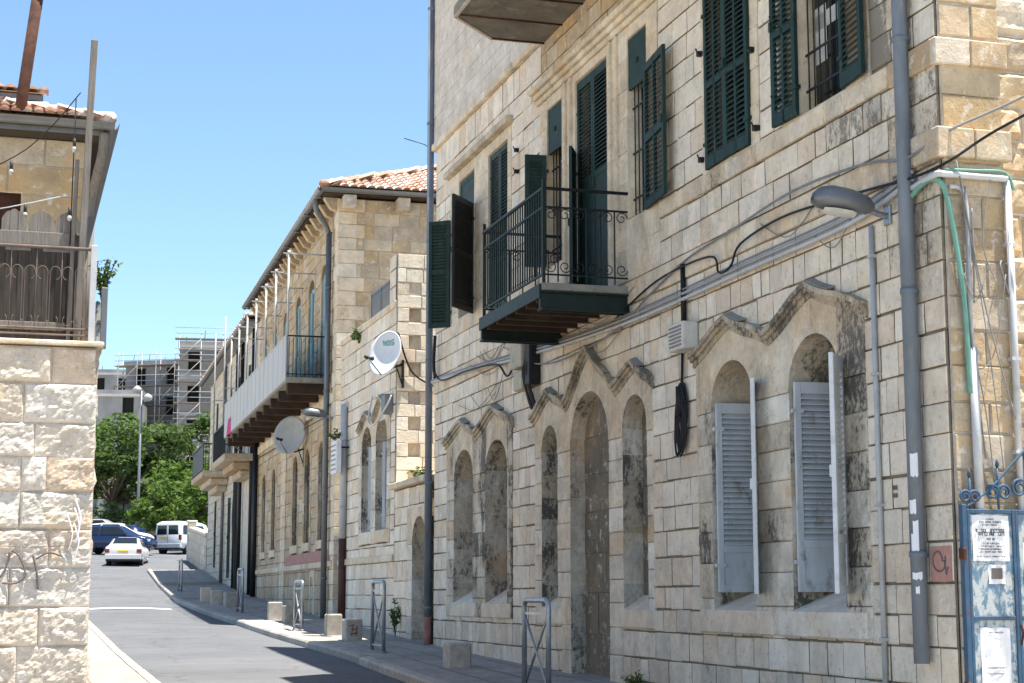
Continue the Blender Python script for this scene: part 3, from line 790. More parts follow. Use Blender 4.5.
# ---- upper windows -------------------------------------------------
def frame_rect(mb, x0, x1, z0, z1, ops, yf=-.03, depth=.18):
    xs = sorted({x0, x1, *[v for o in ops for v in o[:2]]}); zs = sorted({z0, z1, *[v for o in ops for v in o[2:4]]})
    for a, b in zip(xs, xs[1:]):
        hs = [o for o in ops if o[0] <= a + 1e-6 and o[1] >= b - 1e-6]
        if not hs:
            zz = courses(z0, z1, .42, rng)
            for c, d in zip(zz, zz[1:]): mb.rnd = rng.random(); mb.stn = rng.uniform(.1, .7); block(mb, a, b, c, d, rng, out=-yf, gap=.002, cham=.01)
        else:
            o = hs[0]
            for c, d in ((z0, o[2]), (o[3], z1)):
                if d - c > .02: mb.rnd = rng.random(); mb.stn = rng.uniform(.2, .8); block(mb, a, b, c, d, rng, out=-yf, gap=.002, cham=.01)
    for xa, xb, za, zb in ops:
        mb.rnd = rng.random(); mb.stn = .4
        mb.quad((xa, yf, za), (xa, depth, za), (xa, depth, zb), (xa, yf, zb)); mb.quad((xb, yf, za), (xb, yf, zb), (xb, depth, zb), (xb, depth, za))
        mb.quad((xa, yf, zb), (xa, depth, zb), (xb, depth, zb), (xb, yf, zb)); mb.quad((xa, yf, za), (xb, yf, za), (xb, depth, za + .03), (xa, depth, za + .03))
# far pair by the far end of the balcony
mb = MB(); frame_rect(mb, -16.9, -13.0, 6.22, 9.2, [(-16.3, -15.25, 6.5, 9.0), (-14.35, -13.2, 6.23, 9.0)])
F1 = mb.build('window_frame', 'trim', B1, O1)
mb = MB(); mb.stn = .8
for i in range(10): mb.rnd = rng.random(); mb.box(-17.0 + i * .41 + .002, -17.0 + (i + 1) * .41 - .002, -.15, .01, 9.2, 9.32, .015)
mb.build('cornice', 'lichen', F1, O1)
mb = MB(); mb.box(-16.3, -15.25, .18, .2, 6.5, 9.0); mb.build('window_glass', 'glass', F1, O1)
mb = MB(); mb.M = Matrix.Translation((-16.3, .02, 8.05)); leaf(mb, 1.05, .93, [], cols=1); mb.build('transom_shutter', 'bluegrey', F1, O1)
put_leaf(F1, O1, 'green', (-16.78, -.06, 6.42), -131, .43, 1.98, [(.1, 1.0), (1.08, 1.92)], flip=False)
put_leaf(F1, O1, 'blackpaint', (-15.23, -.06, 6.42), -40, .80, 1.95, [(.1, .95), (1.03, 1.85)])
for k in (0, 1): put_leaf(F1, O1, 'bluegrey', ((-14.35, -13.2)[k], .03, 6.24), 0, .57, 2.74, [(.9, 2.65)], flip=bool(k))
# triple group above the door
opsU = [(-11.07, -10.37, 6.45, 8.88), (-9.75, -8.42, 5.66, 8.92), (-7.62, -6.92, 6.45, 8.88)]
mb = MB(); frame_rect(mb, -11.45, -6.55, 5.64, 9.06, opsU)
F2 = mb.build('window_frame', 'trim', B1, O1)
mb = MB()
for z0, z1, p in ((9.06, 9.14, .07), (9.14, 9.22, .12), (9.22, 9.31, .18)):
    for i in range(12): mb.rnd = (i * .37) % 1; mb.stn = .5; a = -11.55 + i * .423; mb.box(a + .001, a + .422, -p, .01, z0 + .001, z1, .01)
mb.build('cornice', 'trim', F2, O1)
mb = MB()
for a in (-10.2, -9.95, -8.28, -8.02): mb.mark(); mb.rnd = rng.random(); mb.stn = .5; mb.box(a, a + .07, -.075, -.01, 5.8, 9.05, .015)
mb.build('pilaster', 'trim', F2, O1)
mb = MB()
for a, b in ((-11.07, -10.37), (-7.62, -6.92)): mb.mark(); mb.box(a, b, .17, .19, 6.45, 8.9)
mb.build('window_glass', 'glass', F2, O1)
mb = MB()
for a, b in ((-11.07, -10.37), (-7.62, -6.92)): mb.mark(); mb.quad((a + .08, .165, 6.5), (b - .08, .165, 6.5), (b - .08, .165, 8.1), (a + .08, .165, 8.1))
mb.build('curtain', 'curtain', F2, O1)
mb = MB()
for a, b in ((-11.07, -10.37), (-7.62, -6.92)): mb.mark(); bars(mb, a, b, 6.45, 8.2, .05, 5)
mb.build('window_bars', 'iron', F2, O1)
for a, b in ((-11.07, -10.37), (-7.62, -6.92)):
    mb = MB(); mb.box(a, b, -.01, .025, 8.18, 8.87, .004); mb.box(a + .3, a + .36, -.03, 0, 8.48, 8.54); mb.build('transom_shutter', 'green', F2, O1)
put_leaf(F2, O1, 'bluegrey', (-11.05, -.05, 6.45), -95, .33, 1.72, [(.1, 1.62)])
put_leaf(F2, O1, 'green', (-6.90, -.06, 6.42), -6, .90, 1.88, [(.1, .85), (.95, 1.78)], cols=2)
put_leaf(F2, O1, 'green', (-9.75, .02, 5.68), 0, .66, 3.22, [(1.75, 3.1)])
put_leaf(F2, O1, 'green', (-8.42, .02, 5.68), 0, .66, 3.22, [(1.75, 3.1)], flip=True)
put_leaf(F2, O1, 'bluegrey', (-9.74, -.04, 5.68), -28, .40, 2.2, [])
# two windows towards the corner
mb = MB(); frame_rect(mb, -5.15, -3.6, 6.43, 8.72, [(-4.95, -3.82, 6.5, 8.6)])
F3 = mb.build('window_frame', 'trim', B1, O1)
put_leaf(F3, O1, 'green', (-4.98, -.05, 6.46), -1.5, .61, 2.15, [(.14, .95), (1.02, 2.02)], cols=2)
put_leaf(F3, O1, 'green', (-3.79, -.05, 6.46), 2.5, .59, 2.15, [(.14, .95), (1.02, 2.02)], cols=2, flip=True)
mb = MB(); mb.box(-4.95, -3.82, .17, .19, 6.5, 8.6); mb.build('window_glass', 'glass', F3, O1)
mb = MB(); frame_rect(mb, -3.05, -1.15, 6.43, 8.72, [(-2.62, -1.62, 6.46, 8.6)])
F4 = mb.build('window_frame', 'trim', B1, O1)
mb = MB(); mb.box(-2.62, -1.62, .17, .19, 6.46, 8.6); mb.build('window_glass', 'glass', F4, O1)
mb = MB(); bars(mb, -2.62, -1.62, 6.46, 8.6, .06, 8, .009, (.12, .3, .62)); mb.build('window_bars', 'iron', F4, O1)
mb = MB(); mb.quad((-2.6, .165, 7.35), (-1.64, .165, 7.35), (-1.64, .165, 7.52), (-2.6, .165, 7.52)); mb.quad((-2.6, .165, 7.0), (-2.35, .165, 7.0), (-2.35, .165, 7.6), (-2.6, .165, 7.6))
mb.build('curtain', 'curtain', F4, O1)
put_leaf(F4, O1, 'green', (-2.60, -.06, 6.46), 3, .52, 2.15, [(.14, .95), (1.02, 2.02)], cols=2, flip=True)
put_leaf(F4, O1, 'green', (-1.64, -.06, 6.46), -5, .52, 2.15, [(.14, .95), (1.02, 2.02)])
mb = MB()
for x, z in ((-5.12, 7.9), (-5.12, 6.62), (-3.7, 7.5), (-3.62, 6.6), (-3.12, 7.62), (-3.12, 6.75), (-1.1, 7.5), (-12.6, 8.65), (-12.6, 8.3)):
    mb.mark(); mb.box(x - .035, x + .035, -.09, .02, z - .03, z + .03, .008); mb.tube([(x, -.08, z), (x + .03, -.12, z + .05)], .01, 5)
mb.build('shutter_stay', 'iron', B1, O1)

# ---- iron balcony ---------------------------------------------------
bx0, bx1, bw = -10.50, -7.62, 1.22
mb = MB(); mb.box(bx0, bx1, -bw, -.03, 5.455, 5.56, .012)
BAL = mb.build('balcony', 'concrete', B1, O1)
mb = MB()
for a in (bx0 + .02, bx1 - .09): mb.mark(); mb.box(a, a + .07, -bw - .01, -.02, 5.20, 5.452, .005); mb.box(a - .05, a + .12, -bw - .01, -.02, 5.20, 5.225); mb.box(a - .05, a + .12, -bw - .01, -.02, 5.43, 5.453)
mb.mark(); mb.box(bx0, bx1, -bw - .03, -bw, 5.36, 5.54, .004)
mb.build('steel_beam', 'balconygreen', BAL, O1)
mb = MB()
for k in range(6): x = bx0 + .3 + k * .46; mb.mark(); mb.box(x, x + .09, -bw + .01, -.02, 5.33, 5.45)
mb.mark()
for k in range(7): y = -bw + .05 + k * .16; mb.box(bx0 + .1, bx1 - .1, y, y + .14, 5.448, 5.4545)
mb.build('floor_joist', 'beam', BAL, O1)
mb = MB(); z0, z1 = 5.56, 6.80; yo = -bw + .04
for x in (bx0 + .03, bx1 - .03): mb.box(x - .02, x + .02, yo - .02, yo + .02, z0, z1 + .12, .004)
mb.box(bx0, bx1, yo - .025, yo + .025, z1 - .02, z1 + .015, .004)
mb.box(bx0, bx1, yo - .012, yo + .012, z1 - .26, z1 - .235); mb.box(bx0, bx1, yo - .012, yo + .012, z0 + .1, z0 + .125)
n = 27
for k in range(1, n):
    x = bx0 + (bx1 - bx0) * k / n; mb.box(x - .009, x + .009, yo - .009, yo + .009, z0 + .1, z1 - .02)
mb.build('front_railing', 'balconygreen', BAL, O1)
for x in (bx0 + .03, bx1 - .03):
    mb = MB()
    mb.box(x - .025, x + .025, yo, -.02, z1 - .02, z1 + .015, .004); mb.box(x - .01, x + .01, yo, -.02, z1 - .26, z1 - .235); mb.box(x - .01, x + .01, yo, -.02, z0 + .1, z0 + .12)
    for k in range(1, 6):
        y = yo + (-.02 - yo) * k / 6; mb.box(x - .008, x + .008, y - .008, y + .008, z0 + .02, z1 - .24)
    for k in range(6):
        yc = yo + (-.02 - yo) * (k + .5) / 6
        for zc, sg in ((z1 - .34, 1), (z0 + .22, -1)):
            pts = []
            for q in range(22):
                a = q / 21 * 2.6 * math.pi; r_ = .085 * (1 - .72 * q / 21)
                pts.append((x, yc + r_ * math.cos(a) * (1 if k % 2 else -1), zc + sg * r_ * math.sin(a)))
            mb.tube(pts, .007, 5)
    mb.build('side_railing', 'iron', BAL, O1)
# concrete balcony of the top storey, chamfered corner
poly = [(-11.3, -.02), (-11.3, -.86), (-10.48, -1.65), (-2, -1.65), (-2, -.02)]
mb = MB()
vs = [(x, y, 10.0) for x, y in poly] + [(x, y, 10.16) for x, y in poly]; n = 5
mb.add(vs, [tuple(range(n)), tuple(range(2 * n - 1, n - 1, -1))] + [(i, i + n, (i + 1) % n + n, (i + 1) % n) for i in range(n)])
SL = mb.build('top_balcony', 'darkconc', B1, O1)
mb = MB()
for (a, b), (c, d) in (((-11.3, -.02), (-11.3, -.86)), ((-11.3, -.86), (-10.48, -1.65)), ((-10.48, -1.65), (-2, -1.65))):
    A, B = Vector((a, b, 0)), Vector((c, d, 0)); nrm = Vector((-(d - b), c - a, 0)).normalized() * -.012
    mb.add([A + Vector((0, 0, 9.985)), B + Vector((0, 0, 9.985)), B + Vector((0, 0, 10.9)), A + Vector((0, 0, 10.9)), A + Vector((0, 0, 9.985)) - nrm * 4, B + Vector((0, 0, 9.985)) - nrm * 4, B + Vector((0, 0, 10.9)) - nrm * 4, A + Vector((0, 0, 10.9)) - nrm * 4],
           [(0, 1, 2, 3), (4, 7, 6, 5), (0, 4, 5, 1), (2, 6, 7, 3), (1, 5, 6, 2), (0, 3, 7, 4)])
mb.build('balcony_parapet', 'upper', SL, O1)
mb = MB()
for x in (-11.24, -10.35, -9.4): mb.mark(); mb.tube([(x, -.02, 9.993), (x, -.84 if x < -11 else -1.6, 9.993)], .018, 6)
mb.build('rusty_rebar', 'rust', SL, O1)

# ---- pipes ------------------------------------------------------------
def downpipe(parent, off, x, y, z0, z1, r, mat, low=None, brk=(1.6,), lowmat='redpipe'):
    mb = MB(); mb.tube([(x, y, low if low else z0), (x, y, z1)], r, 14)
    for k in range(int((z1 - z0) / 2.3) + 1):
        z = z0 + .9 + k * 2.3
        if z < z1: mb.tube([(x, y, z), (x, y, z + .05)], r * 1.14, 14); mb.box(x - .015, x + .015, y, y + .14, z, z + .04)
    p = mb.build('downpipe', mat, parent, off)
    if low:
        mb = MB(); mb.tube([(x, y, z0), (x, y, low)], r * 1.03, 14); mb.build('pipe_foot', lowmat, p, off)
    return p
DP = downpipe(B1, O1, -.42, -.11, 1.03, 13.6, .068, 'pipe')
mb = MB()
for z0, z1, t0, t1 in ((2.62, 2.82, -2.3, -1.3), (2.30, 2.42, -2.6, -1.7), (2.12, 2.24, -2.2, -1.5), (1.98, 2.13, -2.5, -1.5), (1.74, 1.80, -2.5, -1.2), (1.62, 1.68, -2.1, -1.6)):
    n = 5; t0 += 1.15; t1 += 1.15; mb.mark()
    for k in range(n):
        a, b = t0 + (t1 - t0) * k / n, t0 + (t1 - t0) * (k + 1) / n
        c = lambda t, z: (-.42 + .0698 * math.cos(t), -.11 + .0698 * math.sin(t), z)
        mb.quad(c(a, z0 + .01 * math.sin(k * 9)), c(b, z0 + .01 * math.sin(k * 9 + 9)), c(b, z1 + .01 * math.sin(k * 5)), c(a, z1))
mb.build('peeling_sticker', 'whitewash', DP, O1)
downpipe(B1, O1, XF - .12, -.10, .46, 13.5, .068, 'pipe', low=1.22)
mb = MB(); mb.tube([(-1.17, -.05, .3), (-1.17, -.05, 5.0)], .026, 8)
for z in (1.2, 2.4, 3.6, 4.7): mb.box(-1.205, -1.135, -.085, .01, z, z + .03)
mb.build('conduit', 'palepipe', B1, O1)
for dz, mt, r in ((0, 'palepipe', .024), (.065, 'galvpaint', .020), (.115, 'greycable', .011)):
    mb = MB()
    mb.tube(catmull([(-.35, -.07, 5.26 + dz), (-1.5, -.075, 5.10 + dz), (-4, -.075, 5.09 + dz), (-6.6, -.075, 5.07 + dz), (-9, -.075, 5.12 + dz * .8), (-12.2, -.075, 5.26 + dz * .8), (-15, -.075, 5.42 + dz * .6), (XF, -.075, 5.56 + dz * .5)], 5), r, 8)
    mb.build('conduit', mt, B1, O1)
# conduits round the near corner
mb = MB()
mb.mark(); mb.tube(catmull([(-.55, -.06, 5.16), (.02, -.08, 5.2), (.08, .0, 5.2), (.08, .3, 5.2), (.08, .6, 5.2)], 4), .03, 8)
mb.mark(); mb.tube([(.07, .61, 5.18), (.07, .61, 2.3)], .032, 8)
mb.mark(); mb.tube(catmull([(.06, .04, 5.1), (.06, .16, 5.08), (.06, .2, 4.9), (.07, .19, 4.0), (.07, .2, 3.7)], 4), .022, 8)
mb.tube([(.07, .2, 3.7), (.07, .21, 2.2)], .04, 8)
for z in (4.6, 3.6, 2.8): mb.box(.02, .1, .565, .655, z, z + .03)
mb.build('conduit', 'palepipe', B1, O1)
mb = MB()
mb.mark(); mb.tube(catmull([(-.5, -.07, 5.05), (-.2, -.08, 5.16), (.0, -.06, 5.17), (.06, .0, 5.05), (.07, .08, 4.6), (.08, .14, 4.0), (.07, .16, 3.3)], 5), .024, 8)
mb.mark(); mb.tube(catmull([(.08, .0, 5.24), (.09, .3, 5.25), (.09, .58, 5.25), (.09, .66, 5.1)], 4), .014, 8)
mb.build('green_conduit', 'greentube', B1, O1)
rw = random.Random(5)
mb = MB()
for k in range(9):
    mb.mark(); a = Vector((.06 + rw.uniform(0, .05), rw.uniform(0, .6), rw.uniform(4.2, 5.5))); b = Vector((.06 + rw.uniform(0, .05), rw.uniform(0, .6), rw.uniform(2.4, 4.4)))
    m1 = (a + b) / 2 + Vector((.03, rw.uniform(-.15, .15), rw.uniform(-.3, .1)))
    mb.tube(catmull([a, m1, b], 7), rw.choice((.005, .006, .008)), 5)
for k in range(14):                                     # thin wires sagging along the facade
    mb.mark(); x = rw.uniform(-17, -1.5); L = rw.uniform(.8, 2.6); z = rw.uniform(4.9, 5.7)
    mb.tube(catmull([(x, -.06, z), (x + L / 2, -.07, z - rw.uniform(.05, .35)), (x + L, -.06, z + rw.uniform(-.25, .15))], 7), .006, 5)
mb.build('loose_wire', 'greycable', B1, O1)
mb = MB()
mb.box(-.36, -.02, -.0275, -.018, 1.72, 2.02)
pk = mb.build('painted_stone_patch', 'pink', B1, O1)
mb = MB()
pts = [(-.25 + .09 * math.cos(a) + .05 * a / 6, -.029, 1.89 + .085 * math.sin(a)) for a in [q * .4 for q in range(18)]]
mb.tube(pts, .008, 5); mb.tube([(-.13, -.031, 1.90), (-.10, -.031, 1.78), (-.07, -.031, 1.84)], .009, 5)
mb.build('sprayed_scribble', 'spray', pk, O1)
mb = MB()
for k in range(4): mb.box(-.98 + (k % 2) * .05, -.95 + (k % 2) * .05, -.0275, -.02, 2.47 + (k // 2) * .07, 2.51 + (k // 2) * .07)
mb.build('stencil_mark', 'spray', B1, O1)
# ================================================================== fittings on the first house
def anchored(name, frame, base, label, cat, group=None): return root(name, frame, base, label, cat, group)
V1, v1 = anchored('vent_box', 1, (-5.6, -.02, 4.44), 'small pale louvred box on the facade between the doorway and the grey shutters', 'box')
mb = MB(); mb.box(-5.83, -5.37, -.22, -.022, 4.44, 4.76, .012); mb.build('casing', 'plastic', V1, v1)
mb = MB()
for k in range(6): mb.box(-5.78, -5.42, -.232, -.2, 4.48 + k * .044, 4.50 + k * .044)
mb.build('louvre', 'greycable', V1, v1)
mb = MB(); mb.tube([(-5.72, -.06, 4.78), (-5.72, -.06, 5.5)], .035, 8); mb.build('cable_duct', 'iron', V1, v1)
CC, cc = anchored('cable_coil', 1, (-5.84, -.03, 3.2), 'tangled bundle of black cable hanging below the pale louvred box', 'cable')
mb = MB()
for k in range(12):
    x = -5.84 + rw.uniform(-.06, .06); y = -.07 + rw.uniform(-.03, .02); a = rw.uniform(.05, .12); z0 = 3.22 + rw.uniform(0, .15); z1 = 3.75 + rw.uniform(-.1, .25)
    mb.tube(catmull([(x - a, y, z1), (x - a * 1.3, y - .01, (z0 + z1) / 2), (x, y - .02, z0), (x + a * 1.3, y, (z0 + z1) / 2), (x + a, y, z1), (x, y, z1 + .1), (x - a, y, z1)], 5), .013, 6)
mb.build('coil', 'cable', CC, cc)
mb = MB(); mb.tube([(-5.86, -.06, 3.7), (-5.86, -.06, 4.05)], .06, 8); mb.tube([(-5.84, -.05, 4.0), (-5.8, -.05, 4.44)], .018, 6); mb.build('splice_sleeve', 'cable', CC, cc)
ME, me_ = anchored('meter_box', 1, (-11.9, -.02, 4.55), 'beige meter boxes with black cable bundle under the iron balcony', 'meter box')
mb = MB(); mb.box(-12.35, -11.75, -.24, -.024, 5.06, 5.42, .02); mb.box(-12.3, -11.85, -.2, -.024, 4.72, 5.02, .02); mb.build('casing', 'beige', ME, me_)
mb = MB()
mb.box(-11.7, -11.45, -.2, -.024, 4.75, 5.4, .02)
for k in range(7):
    x = -11.7 + rw.uniform(-.1, .2); mb.tube(catmull([(x, -.1, 5.4), (x + rw.uniform(-.1, .1), -.2, 5.0), (x + rw.uniform(-.1, .1), -.12, 4.6), (x + .03, -.07, 4.4)], 5), .016, 6)
mb.build('cable_bundle', 'cable', ME, me_)
# wall-mounted street lamp
def arm_lamp(frame, base, F, label, L=.62, group=None, glow='lens'):
    """head points out of the wall (negative y)"""
    o, of = anchored('street_lamp', frame, base, label, 'street lamp', group)
    x, y, z = base
    mb = MB(); mb.tube(catmull([(x, y, z - .04), (x, y - .1, z - .02), (x, y - .22, z + .02)], 4), .03, 8); mb.box(x - .06, x + .06, y - .02, y + .01, z - .12, z + .06, .008)
    mb.build('bracket', 'galv', o, of)
    mb = MB(); st = []
    prof = [(0, .055, .06), (.06, .10, .115), (.22, .135, .15), (.42, .155, .155), (.54, .14, .125), (.60, .09, .075), (.625, .03, .02)]
    n = 14; vs = []
    for d, hw, hh in prof:
        for k in range(n):
            a = 2 * math.pi * k / n
            zz = math.sin(a) * hh; zz = zz if zz > 0 else zz * .5
            vs.append((x + math.cos(a) * hw, y - .16 - d * L / .625, z + .02 + .09 * d + zz))
    fs = [(i * n + k, i * n + (k + 1) % n, (i + 1) * n + (k + 1) % n, (i + 1) * n + k) for i in range(len(prof) - 1) for k in range(n)] + [tuple(range(n)), tuple(range(len(vs) - 1, len(vs) - n - 1, -1))]
    mb.smooth = True; mb.add(vs, fs); mb.build('lamp_head', 'lampgrey', o, of)
    mb = MB(); mb.smooth = True; vs = []; 
    for d, hw in ((.20, .07), (.27, .115), (.44, .12), (.54, .08)):
        for q in (-1, -.5, 0, .5, 1): vs.append((x + q * hw, y - .16 - d * L / .625, z + .02 + .09 * d - .080 - .035 * (1 - q * q)))
    mb.add(vs, [(i * 5 + k, i * 5 + k + 1, i * 5 + 6 + k, i * 5 + 5 + k) for i in range(3) for k in range(4)])
    mb.build('lens', glow, o, of); return o
arm_lamp(1, (-.88, -.03, 5.07), None, 'grey cobra-head street lamp on the near house beside the downpipe', .60)
# black overhead cables
def cable(pts, r, label, frame=1, mat='cable'):
    F = MB1 if frame == 1 else MB2
    mb = MB(); mb.tube([F @ p for p in catmull(pts, 6)], r, 7)
    o = mb.build('cable', mat); c = o.data.vertices[0].co.copy()
    return tag(o, label, 'cable')
cable([(2.0, 4.2, 7.2), (.9, 1.6, 6.2), (.3, .5, 5.63), (.08, .04, 5.32), (-.3, -.11, 5.25), (-1.0, -.1, 5.32), (-1.9, -.09, 5.40), (-3.0, -.09, 5.47), (-4.0, -.09, 5.40), (-4.25, -.1, 5.20), (-4.6, -.09, 5.19), (-4.85, -.09, 5.42), (-6.5, -.08, 5.44), (-8, -.08, 5.2)], .013, 'thick black cable from upper right looping along the near facade under the green shutters')
cable([(2.0, 4.2, 7.0), (.9, 1.6, 6.3), (.3, .45, 5.78), (.06, .03, 5.58), (-.4, -.11, 5.45), (-1.2, -.08, 5.60), (-2.7, -.08, 5.69), (-4.3, -.08, 5.60), (-5.6, -.08, 5.52), (-6.8, -.08, 5.30), (-8.2, -.08, 5.02), (-10.5, -.1, 4.95), (-12, -.12, 5.15)], .013, 'thinner grey-black cable just above the thick cable, running to the meter boxes', mat='greycable')
cable([(-12.2, -.1, 5.45), (-12.9, -.1, 5.05), (-13.6, -.1, 5.32), (-15.5, -.09, 5.45), (-17.2, -.09, 5.5), (-17.7, -.1, 5.7)], .018, 'black cable from the meter boxes to the far end of the near house')
cable([(-17.75, -.09, 5.6), (-17.8, -.1, 5.9), (-17.72, -.1, 6.4)], .03, 'short black cable drop beside the far downpipe')

# ================================================================== LOW ANNEXE between the two houses
rng = random.Random(23)
AN, OA = root('stone_annexe', 1, (-24, 0, .7), 'lower flat-roofed stone annexe with twin arched windows and small arched doorway', 'house')
mb = MB()
ZA = courses(.2, 7.55, .33, rng)
ashlar(mb, -27.4, -21.4, ZA, rng, [(-25.0, -21.8, 2.7, 5.3)], .35, .7, lambda x, z: .25)
mb.build('wall', ['ashlar', 'mortar'], AN, OA)
wa = window_group('arched_window', [(-24.70, -23.68, 3.0, 4.85, .45), (-23.22, -22.10, 3.0, 4.92, .48)], -25.0, -21.8, 2.7, [(-24.2, 5.62), (-23.45, 5.4), (-22.62, 5.82)], ((-25.05, 5.3), (-21.75, 5.42)), lambda x, z: .7, depth=.3, parent=AN, off=OA)
mb = MB()
for a, b in ((-24.9, -23.55), (-23.35, -21.95)): mb.mark(); sill(mb, a, b, 2.72, 2.98, 3.1, .3, .05, rng)
mb.build('sill', 'trim', wa, OA)
mb = MB(); mb.box(-24.8, -22, .3, .34, 2.95, 5.5); mb.build('window_interior', 'void', wa, OA)
for x0 in (-24.68, -23.2):
    put_leaf(wa, OA, 'greyshutter', (x0, .12, 3.05), 60, .5, 1.85, [(.1, 1.7)])
mb = MB()
for i in range(14): mb.rnd = rng.random(); mb.stn = .3; a = -27.3 + i * .42; mb.box(a + .003, a + .417, -.06, .01, 2.3, 2.44, .012)
mb.build('string_course', 'trim', AN, OA)
mb = MB()
for i in range(12): mb.rnd = rng.random(); mb.stn = .5; a = -27.4 + i * .5; mb.box(a + .003, a + .497, -.05, .3, 7.55, 7.70, .015)
mb.build('coping', 'trim', AN, OA)
mb = MB(); mb.M = Matrix.Translation((-21.4, 0, 0)) @ Matrix.Rotation(R(90), 4, 'Z')
zz = courses(3.6, 8.68, .295, rng)
hs = [(.26, .50, zz[i], zz[i + 1]) for i in range(1, len(zz) - 2, 2)]
ashlar(mb, 0, 3.4, zz, rng, hs, .3, .6, lambda x, z: .15, out=.02)
for h in hs:
    mb.rnd = rng.random(); mb.stn = .4; mb.mat = 0
    mb.quad((h[0] - .01, .10, h[2] - .01), (h[1] + .01, .10, h[2] - .01), (h[1] + .01, .10, h[3] + .01), (h[0] - .01, .16, h[3] + .01))
    mb.quad((h[0], 0, h[2]), (h[0], .16, h[2]), (h[0], .16, h[3]), (h[0], 0, h[3])); mb.quad((h[1], 0, h[2]), (h[1], .16, h[2]), (h[1], .16, h[3]), (h[1], 0, h[3]))
    mb.quad((h[0], 0, h[2]), (h[1], 0, h[2]), (h[1], .16, h[2]), (h[0], .16, h[2])); mb.quad((h[0], 0, h[3]), (h[1], 0, h[3]), (h[1], .16, h[3]), (h[0], .16, h[3]))
mb.build('toothed_end_wall', ['ashlar', 'palemortar'], AN, OA)
mb = MB(); ashlar(mb, -22.0, -21.42, courses(7.7, 8.68, .32, rng), rng, [], .3, .6, lambda x, z: .4, out=.03)
mb.box(-22.0, -21.42, .05, 3.4, 7.7, 8.66); mb.build('parapet_pier', ['ashlar', 'mortar'], AN, OA)
mb = MB(); mb.box(-27.3, -21.6, .3, 6, 7.3, 7.5); mb.box(-27.35, -21.6, 5.8, 6, .2, 7.4); mb.build('flat_roof', 'concrete', AN, OA)
mb = MB()
for x in (-24.3, -23.3, -22.3): mb.box(x - .02, x + .02, .05, .09, 7.7, 8.32)
for z in (7.72, 8.28): mb.box(-24.3, -22.0, .06, .08, z, z + .03)
for i in range(46): x = -24.28 + i * .05; mb.box(x, x + .008, .064, .072, 7.74, 8.28)
for i in range(11): z = 7.76 + i * .05; mb.box(-24.3, -22.0, .066, .07, z, z + .008)
mb.build('mesh_railing', 'lampgrey', AN, OA)
# doorway bay
mb = MB()
ashlar(mb, -21.38, -18.3, courses(.2, 3.72, .36, rng), rng, [(-20.2, -18.4, .2, 3.25)], .35, .7, lambda x, z: .2)
mb.build('wall', ['ashlar', 'mortar'], AN, OA)
mb = MB(); surround(mb, -20.2, -18.4, .2, lambda x: 3.3, [(-19.75, -18.62, .2, 2.62, .5)], rng, depth=.35, stain=lambda x, z: .35)
dr = mb.build('doorway', ['jamb', 'trim'], AN, OA)
mb = MB(); back_panel(mb, -19.75, -18.62, .2, 3.15, .34, rng, .4); mb.build('stone_infill', ['infill', 'mortar'], dr, OA)
mb = MB()
for i in range(7): mb.rnd = rng.random(); mb.stn = .6; a = -21.38 + i * .44; mb.box(a + .003, a + .437, -.16, .9, 3.74, 3.86, .015)
mb.build('sloped_ledge', 'trim', AN, OA)
mb = MB(); mb.box(-21.38, -18.3, .9, 3, .2, 3.7); mb.build('rear_wall', 'upper', AN, OA)
mb = MB(); mb.tube([(-26.5, -.1, 2.92), (-26.5, -.1, 6.05)], .085, 12); mb.tube([(-26.5, -.1, 6.0), (-26.5, .1, 6.12)], .08, 10)
for z in (3.6, 5.2): mb.tube([(-26.5, -.1, z), (-26.5, -.1, z + .06)], .097, 12)
dp = mb.build('downpipe', 'palepipe', AN, OA)
mb = MB(); mb.tube([(-26.5, -.1, .78), (-26.5, -.1, 2.92)], .088, 12); mb.build('pipe_foot', 'darkred', dp, OA)
mb = MB(); mb.tube(catmull([(-23.4, -.08, 5.9), (-23.0, -.25, 5.35), (-22.2, -.3, 5.15), (-21.5, -.2, 5.45), (-21.4, -.1, 5.7)], 6), .02, 6); mb.build('sagging_cable', 'plastic', AN, OA)
mb = MB(); mb.tube(catmull([(-21.3, .0, 7.0), (-21.32, .3, 6.2), (-21.35, .8, 5.9)], 6), .02, 6); mb.build('sagging_cable', 'cable', AN, OA)
mb = MB(); mb.box(-21.95, -21.6, -.2, -.02, 5.35, 5.75, .01); mb.build('junction_box', 'pipe', AN, OA)

